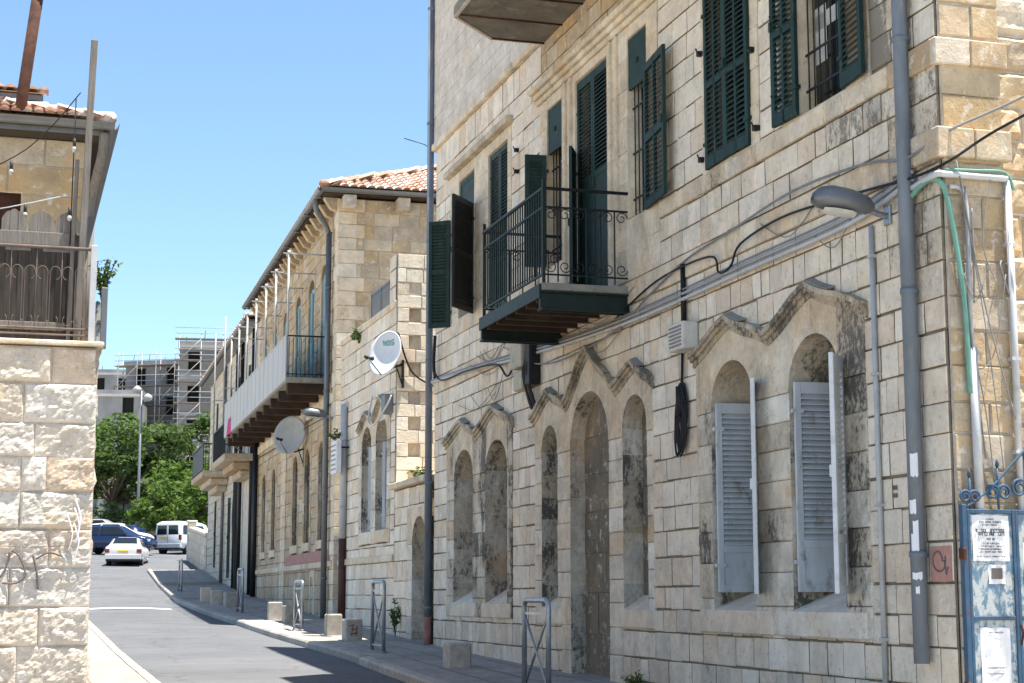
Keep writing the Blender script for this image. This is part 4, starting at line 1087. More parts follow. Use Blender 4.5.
def dish(frame, centre, mount, facing, r, label, mat, mark=False, group=None):
    o, of = anchored('satellite_dish', frame, mount, label, 'satellite dish', group)
    C_ = Vector(centre); n = Vector(facing).normalized()
    up = Vector((0, 0, 1)); x = up.cross(n).normalized(); y = n.cross(x)
    mb = MB(); mb.smooth = True; vs = []; K = 36; rings = 8
    for side in (0, 1):
        for i in range(rings + 1):
            q = i / rings
            for k in range(K):
                a = 2 * math.pi * k / K
                vs.append(C_ + x * (r * q * math.cos(a)) + y * (r * 1.08 * q * math.sin(a)) + n * ((q * q - 1) * r * .24 - .02 * side))
    fs = []
    for side in (0, 1):
        b = side * (rings + 1) * K
        for i in range(rings):
            for k in range(K):
                k2 = (k + 1) % K; f = (b + i * K + k, b + i * K + k2, b + (i + 1) * K + k2, b + (i + 1) * K + k)
                fs.append(f if side == 0 else f[::-1])
    b = (rings + 1) * K
    fs += [(rings * K + k, rings * K + (k + 1) % K, b + rings * K + (k + 1) % K, b + rings * K + k) for k in range(K)]
    mb.add(vs, fs)
    d = mb.build('reflector', mat, o, of)
    mb = MB(); e = C_ + n * r * .95 - y * r * .55
    mb.tube([C_ - y * r * 1.02 - n * .02, e], .017, 6); L = mb.build('feed_arm', 'galv', o, of)
    mb = MB(); mb.tube([e - n * .02, e - n * .14 + y * .03], [.028, .045], 10); mb.tube([e + n * .08, e], .035, 10); mb.build('receiver', 'trimblack', o, of)
    mb = MB(); m = Vector(mount)
    mb.tube([C_ - n * (r * .24 + .02), C_ - n * (r * .24 + .16), m + Vector((0, -.25, -.1)), m], .026, 8)
    mb.tube([C_ - n * (r * .24 + .16), m + Vector((0, 0, -.45))], .016, 6); mb.box(m.x - .06, m.x + .06, m.y - .02, m.y + .02, m.z - .5, m.z + .08)
    mb.build('wall_bracket', 'iron', o, of)
    if mark:
        mb = MB()
        def pt(u, v): 
            q2 = (u * u + v * v); return C_ + x * r * u + y * r * 1.08 * v + n * ((q2 - 1) * r * .24 + .006)
        for u0, v0, u1, v1 in ((-.34, .62, -.28, .40), (-.28, .40, -.18, .60), (-.14, .42, -.14, .60), (-.14, .60, .02, .58), (.02, .58, .02, .42), (-.14, .42, .02, .42), (.12, .60, .34, .62), (.12, .60, .12, .52), (.12, .50, .34, .50), (.34, .50, .34, .42), (.12, .41, .34, .41)):
            mb.tube([pt(u0, v0), pt(u1, v1)], .016, 4)
        mb.build('dish_mark', 'tealmark', o, of)
    return o
dish(1, (-20.95, -.36, 6.50), (-21.36, .12, 6.35), (.52, -.80, .22), .45, 'white satellite dish with a teal mark on the annexe wall', 'dish', True)

# hanging street sign box
SG, sg = anchored('street_sign', 1, (-26.5, -.05, 4.3), 'small white sign board with grey lines on the wall beside the pale drainpipe', 'sign')
mb = MB(); mb.box(-26.85, -26.15, -.34, -.22, 4.42, 5.18, .01); mb.build('board', 'paper', SG, sg)
mb = MB()
for k in range(6):
    x = -26.8
    while x < -26.25:
        l = rng.uniform(.03, .12); mb.box(x, min(x + l, -26.2), -.3435, -.335, 5.05 - k * .11, 5.09 - k * .11); x += l + rng.uniform(.02, .05)
mb.build('lettering', 'greycable', SG, sg)
mb = MB(); mb.mark(); mb.box(-26.8, -26.76, -.23, 0, 5.0, 5.04); mb.mark(); mb.box(-26.25, -26.21, -.23, 0, 5.0, 5.04); mb.build('bracket', 'iron', SG, sg)

# ================================================================== SECOND HOUSE with the long balcony
rng = random.Random(37)
B2, O2 = root('balcony_house', 2, (-8, 0, 1.0), 'tan stone house with clay tile roof, long white-sheeted balcony and light blue shutters', 'house')
gw = [(-2.75, -1.85), (-5.35, -4.35), (-7.75, -6.75), (-12.75, -11.85), (-15.4, -14.45)]
uw = [(-2.75, -1.75), (-5.1, -4.0), (-7.7, -6.7), (-10.6, -9.6), (-13.2, -12.2), (-15.8, -14.8)]
ZB = courses(.5, 11.35, .34, rng)
mb = MB()
ashlar(mb, -17.1, 0, ZB, rng, [(a - .28, b + .28, 2.75, 5.75) for a, b in gw] + [(a - .2, b + .2, 7.0, 10.3) for a, b in uw], .4, .75, lambda x, z: .15 + (.3 if z < 2.5 else 0))
mb.build('wall', ['warm', 'mortar'], B2, O2)
for a, b in gw:
    mb = MB(); surround(mb, a - .28, b + .28, 2.75, lambda x: 5.76, [(a, b, 3.0, 5.1, .42)], rng, depth=.3, stain=lambda x, z: .3)
    f = mb.build('arched_window', ['warm', 'warm'], B2, O2)
    mb = MB(); sill(mb, a - .2, b + .2, 2.78, 3.0, 3.08, .3, .06, rng); mb.build('sill', 'trim', f, O2)
    mb = MB(); mb.box(a, b, .3, .33, 2.95, 5.6); mb.build('window_interior', 'void', f, O2)
    put_leaf(f, O2, 'greyshutter', (a + .02, .12, 3.05), 35, .42, 2.0, [(.1, 1.9)])
    mb = MB(); bars(mb, a, b, 3.0, 5.4, .05, 4); mb.build('window_bars', 'iron', f, O2)
for a, b in uw:
    mb = MB(); surround(mb, a - .2, b + .2, 7.0, lambda x: 10.3, [(a, b, 7.0, 9.75, .35)], rng, depth=.2, stain=lambda x, z: .3)
    f = mb.build('balcony_door', ['warm', 'warm'], B2, O2)
    mb = MB(); mb.box(a, b, .19, .22, 7, 10.2); mb.build('window_interior', 'void', f, O2)
    w_ = (b - a) / 2
    put_leaf(f, O2, 'teal', (a, .05, 7.02), 0, w_, 2.8, [(.9, 2.7)]); put_leaf(f, O2, 'teal', (b, .05, 7.02), 6, w_, 2.8, [(.9, 2.7)], flip=True)
mb = MB(); mb.M = Matrix.Rotation(R(90), 4, 'Z')
ashlar(mb, 0, 7.5, ZB, rng, [], .4, .85, lambda x, z: .2 + (.4 if z > 10.6 else 0), tint=(0, 1))
mb.build('gable_wall', ['warm', 'palemortar'], B2, O2)
mb = MB(); mb.box(-17.1, -.05, 7.3, 7.5, .5, 11.3); mb.box(-17.1, -16.9, .05, 7.3, .5, 11.3); mb.build('rear_wall', 'warm', B2, O2)
mb = MB()                                                      # light quoins and pilaster
for i, (z0, z1) in enumerate(zip(ZB, ZB[1:])):
    L = (.62, .42)[i % 2]; mb.rnd = rng.uniform(.5, 1); mb.stn = .3; mb.box(-L, .045, -.045, (.42, .62)[i % 2], z0 + .004, z1 - .004, .012)
mb.build('quoin', 'trim', B2, O2)
mb = MB()
for i, (z0, z1) in enumerate(zip(ZB, ZB[1:])):
    if z1 < 6.4: mb.rnd = rng.random(); mb.stn = .4; mb.box(-10.2, -9.2, -.06, .02, z0 + .004, z1 - .004, .012)
mb.build('pilaster', 'trim', B2, O2)
for z0, z1 in ((2.3, 2.45), (6.3, 6.55)):
    mb = MB()
    for i in range(34): mb.rnd = rng.random(); mb.stn = .4; a = -17.1 + i * .5; mb.box(a + .003, a + .497, -.075, .01, z0, z1, .015)
    mb.build('string_course', 'trim', B2, O2)
mb = MB(); mb.rnd = .2
for i in range(9): mb.rnd = rng.uniform(0, .2); mb.box(-9 + i * .95 + .003, -9 + (i + 1) * .95 - .003, -.03, .01, 2.46, 2.74, .01)
mb.build('pinkish_course', 'pink', B2, O2)
mb = MB(); surround(mb, -4.1, -3.2, .9, lambda x: 2.25, [(-3.9, -3.4, 1.05, 1.85, .25)], rng, depth=.2)
nf = mb.build('niche', ['trim', 'trim'], B2, O2)
mb = MB(); mb.box(-3.95, -3.35, .19, .21, 1.0, 2.2); mb.build('niche_back', 'infill', nf, O2)
# eaves, gutter, corbels, roof
mb = MB(); mb.box(-17.5, .32, -.44, 8.1, 11.40, 11.46); mb.build('eave_soffit', 'beam', B2, O2)
mb = MB()
for k in range(22):
    x = -.25 - k * .8; mb.mark(); mb.rnd = rng.random()
    mb.add([(x - .12, .0, 11.05), (x + .12, .0, 11.05), (x + .12, -.2, 11.12), (x - .12, -.2, 11.12), (x - .12, .0, 11.39), (x + .12, .0, 11.39), (x + .12, -.38, 11.39), (x - .12, -.38, 11.39)], [(0, 1, 2, 3), (4, 7, 6, 5), (0, 4, 5, 1), (1, 5, 6, 2), (2, 6, 7, 3), (3, 7, 4, 0)])
for k in range(5):
    y = .2 + k * 1.35; mb.mark(); mb.rnd = rng.random()
    mb.box(.0, .36, y - .16, y + .16, 11.08, 11.39, .02)
mb.build('corbel', 'warm', B2, O2)
mb = MB()
def gutter(mb, A, B, r=.085):
    A, B = Vector(A), Vector(B); d = (B - A).normalized(); s_ = Vector((d.y, -d.x, 0)); vs = []; n = 9
    for P in (A, B):
        for rr in (r, r - .012):
            for k in range(n):
                a = math.pi * k / (n - 1); vs.append(P + s_ * rr * math.cos(a) - Vector((0, 0, rr * math.sin(a))))
    fs = []
    for o_ in (0, n):
        fs += [(o_ + k, o_ + k + 1, 2 * n + o_ + k + 1, 2 * n + o_ + k) for k in range(n - 1)]
    fs += [(k, k + 1, n + k + 1, n + k) for k in range(n - 1)] + [(0, n, 3 * n, 2 * n), (n - 1, 2 * n - 1, 4 * n - 1, 3 * n - 1)]
    mb.smooth = True; mb.add(vs, fs); mb.smooth = False
gutter(mb, (-17.6, -.52, 11.5), (.44, -.52, 11.5), .10); gutter(mb, (.42, -.54, 11.5), (.42, 8.2, 11.5), .10)
for k in range(9): mb.tube([(-17 + k * 2.1, -.52, 11.38), (-17 + k * 2.1, -.52, 11.40)], .1, 8)
mb.build('gutter', 'lampgrey', B2, O2)
mb = MB(); mb.tube(catmull([(-.55, -.52, 11.4), (-.56, -.50, 11.15), (-.78, -.25, 10.85), (-.8, -.14, 10.6)], 5), .07, 10); mb.tube([(-.8, -.14, 10.65), (-.8, -.14, 1.0)], .072, 12)
for z in (9.2, 6.6, 4.0, 2.0): mb.tube([(-.8, -.14, z), (-.8, -.14, z + .06)], .085, 12)
mb.build('downpipe', 'lampgrey', B2, O2)
for x in (-16.6, -16.95):
    mb = MB(); mb.tube([(x, -.12, 1.4), (x, -.12, 6.85)], .075, 10); mb.build('downpipe', 'iron', B2, O2)
def tiled_plane(mb, P0, P1, Q0, Q1, rng, tw=.22, th=.34):
    """barrel tiles on the quad P0-P1 (eave) to Q0-Q1 (ridge)"""
    P0, P1, Q0, Q1 = map(Vector, (P0, P1, Q0, Q1))
    L = (P1 - P0).length; S = ((Q0 + Q1) / 2 - (P0 + P1) / 2).length
    nu, nv = max(1, int(L / tw)), max(1, int(S / th))
    nrm = (P1 - P0).cross(Q0 - P0).normalized()
    if nrm.z < 0: nrm = -nrm
    mb.smooth = True
    eu = (P1 - P0).normalized(); 
    for j in range(nv):
        v0, v1 = j / nv, (j + 1.12) / nv
        A0, B0 = P0 + (Q0 - P0) * v0, P1 + (Q1 - P1) * v0
        for i in range(nu):
            u0, u1 = i / nu, (i + 1) / nu
            c0 = P0 + eu * L * (u0 + u1) / 2
            # clip against the hips
            a = (A0 - P0).dot(eu) / L; b = (B0 - P0).dot(eu) / L
            if (u0 + u1) / 2 < a or (u0 + u1) / 2 > b: continue
            up = ((Q0 + Q1) / 2 - (P0 + P1) / 2); up = (up - eu * up.dot(eu))
            s0 = c0 + up * v0; s1 = c0 + up * min(v1, 1.0)
            mb.rnd = rng.random(); r_ = L / nu * .5
            lift = nrm * .03; vs = []
            for s_, lf in ((s0, lift * 1.4), (s1, lift * .3)):
                for q in range(6):
                    t = -1 + 2 * q / 5
                    vs.append(s_ + eu * r_ * t + lf + nrm * (r_ * .62 * (1 - t * t)))
            mb.add(vs, [(q, q + 1, q + 7, q + 6) for q in range(5)] + [(0, 1, 2, 3, 4, 5)])
    mb.smooth = False
    mb.rnd = .1; mb.quad(P0, P1, Q1, Q0)
tn = .42; zc = 11.52; hw = 4.4
mb = MB(); e0, e1 = (-17.6, -.50), (.42, 8.12)
ry = (e0[1] + e1[1]) / 2; rz = zc + hw * tn; r0, r1 = e0[0] + hw, e1[0] - hw
tiled_plane(mb, (e1[0], e0[1], zc), (e1[0], e1[1], zc), (r1, ry, rz), (r1, ry, rz), rng)
tiled_plane(mb, (e0[0], e0[1], zc), (e1[0], e0[1], zc), (r0, ry, rz), (r1, ry, rz), rng, .3, .5)
mb.mat = 0; mb.quad((e0[0], e1[1], zc), (e1[0], e1[1], zc), (r1, ry, rz), (r0, ry, rz)); mb.quad((e0[0], e0[1], zc), (e0[0], e1[1], zc), (r0, ry, rz), (r0, ry, rz + .001))
for A, B in (((e1[0], e0[1], zc), (r1, ry, rz)), ((e1[0], e1[1], zc), (r1, ry, rz)), ((r1, ry, rz), (r0, ry, rz))):
    A, B = Vector(A), Vector(B); n = int((B - A).length / .36)
    for k in range(n):
        p, q = A + (B - A) * k / n, A + (B - A) * (k + 1.1) / n; mb.rnd = rng.random(); mb.tube([p + Vector((0, 0, .06)), q + Vector((0, 0, .04))], [.12, .095], 8)
mb.build('tiled_roof', 'tile', B2, O2)
mb = MB(); mb.tube([(-.2, 3.2, 12.3), (.1, 2.1, 12.85), (.0, 1.6, 13.0)], .012, 5); mb.tube([(-.2, 3.2, 12.4), (-.1, 2.7, 12.9)], .010, 5); mb.build('roof_wire', 'iron', B2, O2)
# balcony
by0 = -1.12
mb = MB(); mb.box(-17.3, -1.0, by0, -.02, 6.86, 6.98, .01); b2b = mb.build('long_balcony', 'concrete', B2, O2)
for k in range(10):
    mb = MB(); x = -1.35 - k * 1.72; mb.box(x - .11, x + .11, by0 + .06, -.03, 6.60, 6.855, .01); mb.build('wooden_beam', 'beam', b2b, O2)
mb = MB(); mb.box(-17.3, -1.0, by0 - .03, by0, 6.9, 8.0); mb.box(-17.3, -17.27, by0, -.03, 6.9, 8.0)
for k in range(16): x = -17.2 + k * 1.05; mb.box(x, x + .03, by0 - .036, by0 - .03, 6.9, 8.0)
mb.box(-17.3, -1.0, by0 - .04, by0 + .02, 8.0, 8.04)
mb.build('sheet_parapet', 'whitesheet', b2b, O2)
mb = MB()
for k in range(12): y = by0 + .06 + k * .1; mb.tube([(-1.02, y, 6.98), (-1.02, y, 7.98)], .009, 5)
mb.tube([(-1.02, by0, 8.02), (-1.02, -.02, 8.02)], .022, 6); mb.tube([(-1.02, by0, 7.06), (-1.02, -.02, 7.06)], .014, 6)
mb.build('end_railing', 'iron', b2b, O2)
for x in (-1.1, -3.7, -5.95, -8.4, -10.85, -13.3, -15.8):
    mb = MB(); mb.tube([(x, by0 + .02, 6.98), (x, by0 + .02, 10.15)], .028, 7); mb.tube([(x, by0 - .12, 10.12), (x, -.05, 10.12)], .018, 6); mb.tube([(x, by0 + .02, 10.08), (x, by0 + .02, 10.2)], .04, 7)
    mb.build('pole', 'whitesheet', b2b, O2)
for z in (10.12, 9.5, 9.0):
    mb = MB(); pts = [(x, by0 + .02, z - (.06 if i % 2 else 0)) for i, x in enumerate([-1.1 - q * 1.225 for q in range(13)])]
    mb.tube(pts, .009, 5); mb.build('washing_line', 'greycable', b2b, O2)
mb = MB(); mb.smooth = True
nu, nv = 8, 10
mb.add([( -15.6 + .7 * i / nu + .03 * math.sin(j), by0 - .06 - .05 * math.sin(i * 1.3) * j / nv, 7.35 - .55 * j / nv + .05 * math.sin(i)) for j in range(nv + 1) for i in range(nu + 1)], [(j * (nu + 1) + i, j * (nu + 1) + i + 1, (j + 1) * (nu + 1) + i + 1, (j + 1) * (nu + 1) + i) for j in range(nv) for i in range(nu)])
cl = mb.build('hanging_cloth', 'magenta'); cl.matrix_world = MB2
tag(cl, 'magenta cloth hanging over the far end of the white balcony', 'cloth')
dish(2, (-5.05, -.50, 5.92), (-5.6, -.02, 5.6), (.75, -.62, .22), .50, 'grey satellite dish under the long white balcony', 'greydish')
arm_lamp(2, (-.3, -.03, 5.95), None, 'pale street lamp on the corner of the tan house above the small sign', .62, glow='lens')
for pts, r in (([(-17, -.08, 6.2), (-12, -.1, 6.1), (-8, -.1, 6.15), (-4, -.1, 6.2), (-.6, -.1, 6.25)], .015), ([(-9, -.09, 5.95), (-5, -.14, 6.05), (-.6, -.12, 6.0)], .012)):
    mb = MB(); mb.tube(catmull(pts, 6), r, 6); mb.build('facade_cable', 'cable', B2, O2)

# ================================================================== THIRD HOUSE beyond
rng = random.Random(41)
B3, O3 = root('pale_house', 2, (-28, 0, 1.6), 'pale house beyond the balcony house, with two carved stone balconies', 'house')
w3 = [(-27.2, -26.0, 2.3, 5.4), (-30.2, -29.2, 2.5, 5.4), (-33.3, -32.3, 2.8, 5.6), (-25.2, -24.4, 2.2, 5.2)]
w3u = [(-20.6, -19.6, 7.6, 9.8), (-24.3, -23.3, 7.2, 9.8), (-27.5, -26.5, 7.2, 9.8), (-30.6, -29.6, 7.4, 9.8), (-33.5, -32.5, 7.4, 9.8)]
mb = MB(); ashlar(mb, -36.8, -23.8, courses(.8, 11.0, .36, rng), rng, w3 + [h for h in w3u if h[0] < -24], .45, .85, lambda x, z: .2); mb.build('wall', ['far', 'mortar'], B3, O3)
mb = MB(); ashlar(mb, -23.8, -17.15, [.8, 3, 6, 9, 11.0], rng, [h for h in w3u if h[0] > -24.2 and h[1] < -22], 2, 3.5, None, out=.004, gap=.001, cham=.001, jit=.001); mb.build('plaster_wall', ['upper', 'palemortar'], B3, O3)
for a, b, c, d in w3 + w3u:
    mb = MB(); frame_rect(mb, a - .15, b + .15, c, d + .15, [(a, b, c, d)], depth=.2); f = mb.build('window', 'far', B3, O3)
    mb = MB(); mb.box(a, b, .2, .23, c, d); mb.build('pane', 'glass', f, O3)
    for k in (0, 1): put_leaf(f, O3, 'green' if c < 5 else 'bluegrey', ((a, b)[k], .05, c), (0, 12)[k], (b - a) / 2, d - c, [(.2, d - c - .2)], flip=bool(k))
mb = MB(); mb.box(-36.8, -17.15, 7.5, 7.8, .8, 11); mb.box(-36.8, -36.5, .05, 7.5, .8, 11); mb.box(-17.5, -17.15, .05, 7.5, .8, 11); mb.build('rear_wall', 'upper', B3, O3)
mb = MB(); mb.box(-37.1, -17.6, -.4, 8, 11.0, 11.08); gutter(mb, (-37.1, -.48, 11.12), (-17.6, -.48, 11.12), .10); mb.build('eave', 'lampgrey', B3, O3)
mb = MB(); tiled_plane(mb, (-37.1, -.45, 11.15), (-17.6, -.45, 11.15), (-34, 3.8, 11.9), (-20, 3.8, 11.9), rng, .5, .8); mb.quad((-37.1, 8, 11.15), (-17.6, 8, 11.15), (-20, 3.8, 11.9), (-34, 3.8, 11.9)); mb.quad((-17.6, -.45, 11.15), (-17.6, 8, 11.15), (-20, 3.8, 11.9)); mb.quad((-37.1, -.45, 11.15), (-37.1, 8, 11.15), (-34, 3.8, 11.9)); mb.build('tiled_roof', 'tile', B3, O3)
for x0, x1, zb, pr in ((-22.5, -17.75, 6.45, 1.1), (-32.7, -27.0, 6.5, 1.1)):
    mb = MB()
    for z0, z1, p, e in ((zb - .75, zb - .5, .45, .9), (zb - .5, zb - .25, .75, .45), (zb - .25, zb, pr, 0), ):
        mb.rnd = rng.random(); mb.box(x0 + e, x1 - e, -p, -.01, z0 + .002, z1, .05)
    bb = mb.build('stone_balcony', 'warm', B3, O3)
    mb = MB()
    for k in range(int((x1 - x0) / .13)): x = x0 + .06 + k * .13; mb.box(x - .008, x + .008, -pr + .05, -pr + .066, zb, zb + 1.05)
    for y in [-pr + .15 + q * .14 for q in range(7)]:
        for x in (x0 + .05, x1 - .05): mb.box(x - .008, x + .008, y - .008, y + .008, zb, zb + 1.05)
    mb.box(x0, x1, -pr + .03, -pr + .08, zb + 1.03, zb + 1.08); mb.box(x1 - .08, x1 - .03, -pr + .05, 0, zb + 1.03, zb + 1.08)
    mb.build('railing', 'iron', bb, O3)
mb = MB(); mb.box(-32.5, -27.2, -1.05, -1.02, 6.55, 7.5); mb.build('balcony_screen', 'iron', bb, O3)
for x in (-18.0, -21.8, -23.6, -28.6):
    mb = MB(); mb.tube([(x, -.12, 1.2), (x, -.12, 10.9)], .07, 8); mb.build('downpipe', 'iron' if x > -28 else 'lampgrey', B3, O3)
for k, x in enumerate((-20.5, -24.5)):
    mb = MB(); mb.tube([(x, -.9, 6.9 if k else 7.2), (x, -.9, 11.6)], .03, 6); mb.tube([(x, -.9, 9.0), (x, -.02, 9.0)], .02, 5); mb.tube([(x, -.9, 6.9 if k else 7.2), (x, -.02, 6.6)], .02, 5); mb.build('pole', 'galvpaint', B3, O3)
mb = MB()
for k in range(8):
    x = -23.2 + rng.uniform(-.4, .4); mb.mark(); mb.tube(catmull([(x, -.1, 6.5), (x + rng.uniform(-.5, .5), -.15, 4.6), (x + rng.uniform(-.4, .4), -.12, 3), (x + rng.uniform(-.2, .2), -.1, 1.7)], 6), .022, 5)
mb.build('facade_cable', 'cable', B3, O3)
# pale boundary wall at the end of the pavement
LW, lw = root('boundary_wall', 2, (-40, 0, 2.6), 'low pale stone boundary wall beside the white van', 'wall')
mb = MB()
def lwz(x): return 2.3 + (-x - 37) * .065
for i in range(10):
    a, b = -37.2 - i * 1.1, -37.2 - (i + 1) * 1.1
    z = lwz(a); ashlar(mb, b, a, [z - .6, z + .15, z + .6, z + 1.05, z + 1.5, z + 1.95], rng, [], .6, .9, None, out=.02); mb.mat = 0
    mb.box(b, a, .06, .3, z - .6, z + 2.0); mb.rnd = .8; mb.box(b - .01, a + .01, -.06, .34, z + 1.952, z + 2.1, .02)
mb.build('wall', ['far', 'palemortar'], LW, lw)
mb = MB(); z = lwz(-48.6)
for k in range(6): mb.rnd = rng.random(); mb.box(-48.7, -48.25, -.08, .37, z - .6 + k * .48, z - .6 + k * .48 + .475, .03)
mb.box(-48.75, -48.2, -.13, .42, z + 2.29, z + 2.4, .03); mb.build('gate_pier', 'white', LW, lw)

# ================================================================== LEFT: terrace wall, terrace and the house on it
RL = math.atan2(.2855, .9584); OL = Vector((-3.9247, 16.1783, 0)); ML = Matrix.Translation(OL) @ Matrix.Rotation(RL, 4, 'Z')
def rootL(name, base, label, cat, group=None):
    return empty(name, ML @ Vector(base), RL, label, cat, group), base
rng = random.Random(53)
TW, tw = rootL('terrace_wall', (-2, 0, .1), 'massive rough white limestone terrace wall on the left with dark sprayed scribble', 'wall')
zt = [-.6, -.28, .06, .40, .78, 1.14, 1.50, 1.86, 2.22, 2.57, 2.90, 3.22, 3.60, 3.95]
mb = MB(); ashlar(mb, -6, -.05, zt, rng, [], .3, .75, lambda x, z: .1, out=.034, rough=.022, gap=.003)
mb.build('front_wall', ['white', 'palemortar'], TW, tw)
mb = MB(); mb.M = Matrix.Translation((-.07, 0, 0)) @ Matrix.Rotation(R(90), 4, 'Z')
ashlar(mb, 0, 11, zt, rng, [], .4, .8, lambda x, z: .1, out=.04, rough=.09, gap=.007); mb.build('side_wall', ['white', 'palemortar'], TW, tw)
mb = MB(); mb.box(-6.05, .0, -.07, .32, 3.965, 4.01, .012); mb.box(-.26, .0, .32, 11, 3.955, 4.013, .012); mb.box(-6, -.26, .32, 11, 3.7, 3.95); mb.build('coping', 'trim', TW, tw)
mb = MB()
def scr(pts, r=.012): mb.tube(catmull([(x, -.052 - .012 * math.sin(x * 40), z) for x, z in pts], 5), r, 5)
for pts in ([(-.98, 1.72), (-.86, 1.78), (-.80, 1.92), (-.79, 2.0)], [(-.77, 2.02), (-.70, 1.96), (-.64, 1.80), (-.72, 1.72), (-.84, 1.72)], [(-.58, 1.98), (-.54, 1.82), (-.52, 1.66)], [(-.55, 1.94), (-.44, 2.0), (-.32, 1.97)], [(-.86, 2.06), (-.6, 2.05), (-.24, 2.07)]):
    mb.mark(); scr(pts, .010 if pts[0][1] < 2.05 else .003)
mb.build('sprayed_scribble', 'spray', TW, tw)
mb = MB()
for k in range(4):
    x, z = -.22 + rng.uniform(-.05, .05), 1.95 + k * .07; mb.mark(); mb.tube(catmull([(x, -.062, z), (x + .03, -.068, z + .16), (x - .02, -.06, z + .33)], 4), rng.uniform(.005, .010), 5)
mb.build('white_paint_drip', 'whitewash', TW, tw)
# railing on the terrace
RT, rt = rootL('terrace_railing', (-2, .1, 4.02), 'thin rusty railing with scroll wires on top of the terrace wall', 'railing')
mb = MB(); mb.mark(); mb.tube([(-6, .08, 4.93), (-.12, .08, 4.93)], .018, 6); mb.mark(); mb.tube([(-6, .08, 4.14), (-.12, .08, 4.14)], .012, 6); mb.mark(); mb.tube([(-6, .08, 4.08), (-.12, .08, 4.08)], .01, 6); mb.build('rail', 'oldrail', RT, rt)
for x in (-.12, -1.6, -3.1, -4.6):
    mb = MB(); mb.box(x - .03, x + .03, .05, .11, 4.01, 4.97, .004); mb.build('post', 'palepipe' if x > -.2 else 'rust', RT, rt)
mb = MB(); mb.box(-.02, .04, .4, .46, 4.01, 4.62, .004); mb.build('post', 'lampgrey', RT, rt)
for k in range(24):
    x = -.3 - k * .235; mb = MB()
    for sx in (-1, 1):
        pts = [(x + sx * .012, .08, 4.12)] + [(x + sx * .012, .08, 4.12 + q * .13) for q in range(1, 5)]
        pts += [(x + sx * (.06 - .05 * math.cos(a)), .08, 4.68 + .065 * math.sin(a)) for a in [q * .5 for q in range(0, 10)]]
        mb.tube(catmull(pts, 3), .0035, 4)
        mb.tube([(x + sx * (.05 - .045 * math.cos(a)), .08, 4.22 - .05 * math.sin(a)) for a in [q * .5 for q in range(0, 9)]], .0035, 4)
    mb.tube([(x + .118, .08, 4.1), (x + .118, .08, 4.92)], .0035, 4)
    mb.build('scroll', 'oldrail', RT, rt)
# wooden fence behind it
WF, wf = rootL('wooden_fence', (-2, .4, 4.02), 'old grey board fence with scalloped top behind the thin railing', 'fence')
mb = MB()
for k in range(48):
    x1 = -.24 - k * .118; mb.rnd = rng.random()
    mb.box(x1 - .1175, x1, .36 + rng.uniform(-.005, .005), .385, 4.06, 5.06, .004)
mb.build('boards', 'darkwood', WF, wf)
mb = MB(); mb.box(-6, -.22, .33, .355, 5.0, 5.13, .005); mb.box(-6, -.36, .345, .358, 4.16, 4.24, .005); mb.box(-6, -.22, .36, .38, 4.94, 4.99, .004); mb.build('rail', 'wood', WF, wf)
for k in range(22):
    xc = -.37 - k * .255; mb = MB()
    for h in (-1, 0, 1):
        a, b = xc + h * .078 - .037, xc + h * .078 + .037
        za, zb = (5.25, 5.33) if h == -1 else ((5.33, 5.33) if h == 0 else (5.33, 5.25))
        n = 4; mb.prism([(a, 5.08), (b, 5.08)] + [(b + (a - b) * q / n, zb + (za - zb) * q / n + .022 * math.sin(math.pi * q / n)) for q in range(n + 1)], .358, .38)
    mb.build('scalloped_board', 'wood', WF, wf)
mb = MB(); mb.box(-.30, -.20, .27, .35, 4.06, 5.1, .005); mb.build('post', 'darkwood', WF, wf)
PO, po = rootL('wooden_pole', (-.24, .3, 4.02), 'tall plain grey timber pole standing at the corner of the terrace', 'pole')
mb = MB(); mb.M = Matrix.Translation((-.25, .24, 4.02)) @ Matrix.Rotation(R(1.2), 4, 'Y'); mb.box(-.033, .033, -.03, .03, 0, 3.07, .006); mb.build('timber', 'wood', PO, po)
mb = MB(); mb.M = Matrix.Translation((-.33, .30, 4.02)) @ Matrix.Rotation(R(.8), 4, 'Y'); mb.box(-.02, .02, -.02, .02, 0, 1.85, .004); mb.build('batten', 'wood', PO, po)
# the house on the terrace (front wall 2.5 m back)
LH, lh = rootL('terrace_house', (-3, 2.5, 4.0), 'tan stone house with bleached tile roof set back on the terrace at left', 'house')
yb = 2.5
mb = MB(); mb.M = Matrix.Translation((0, yb, 0)); ashlar(mb, -6, -.12, courses(3.95, 6.63, .34, rng), rng, [(-1.1, -.82, 4.9, 6.0)], .45, .8, lambda x, z: .3, out=.02); mb.build('front_wall', ['warm', 'palemortar'], LH, lh)
mb = MB(); mb.M = Matrix.Translation((-.12, yb, 0)) @ Matrix.Rotation(R(90), 4, 'Z'); ashlar(mb, 0, 8, courses(3.95, 6.63, .34, rng), rng, [], .45, .8, lambda x, z: .3, out=.02); mb.build('side_wall', ['warm', 'palemortar'], LH, lh)
mb = MB(); mb.box(-1.1, -.82, yb + .1, yb + .14, 4.9, 6.0); mb.build('rusty_panel', 'rust', LH, lh)
mb = MB(); mb.box(-6.2, .06, yb - .31, yb + 8, 6.64, 6.68); mb.build('eave_soffit', 'darkwood', LH, lh)
mb = MB(); gutter(mb, (-6.2, yb - .40, 6.76), (.14, yb - .40, 6.76), .075); gutter(mb, (.12, yb - .42, 6.76), (.12, yb + 8, 6.76), .075); mb.box(-6.2, .02, yb - .32, yb - .31, 6.64, 6.70); mb.build('gutter', 'lampgrey', LH, lh)
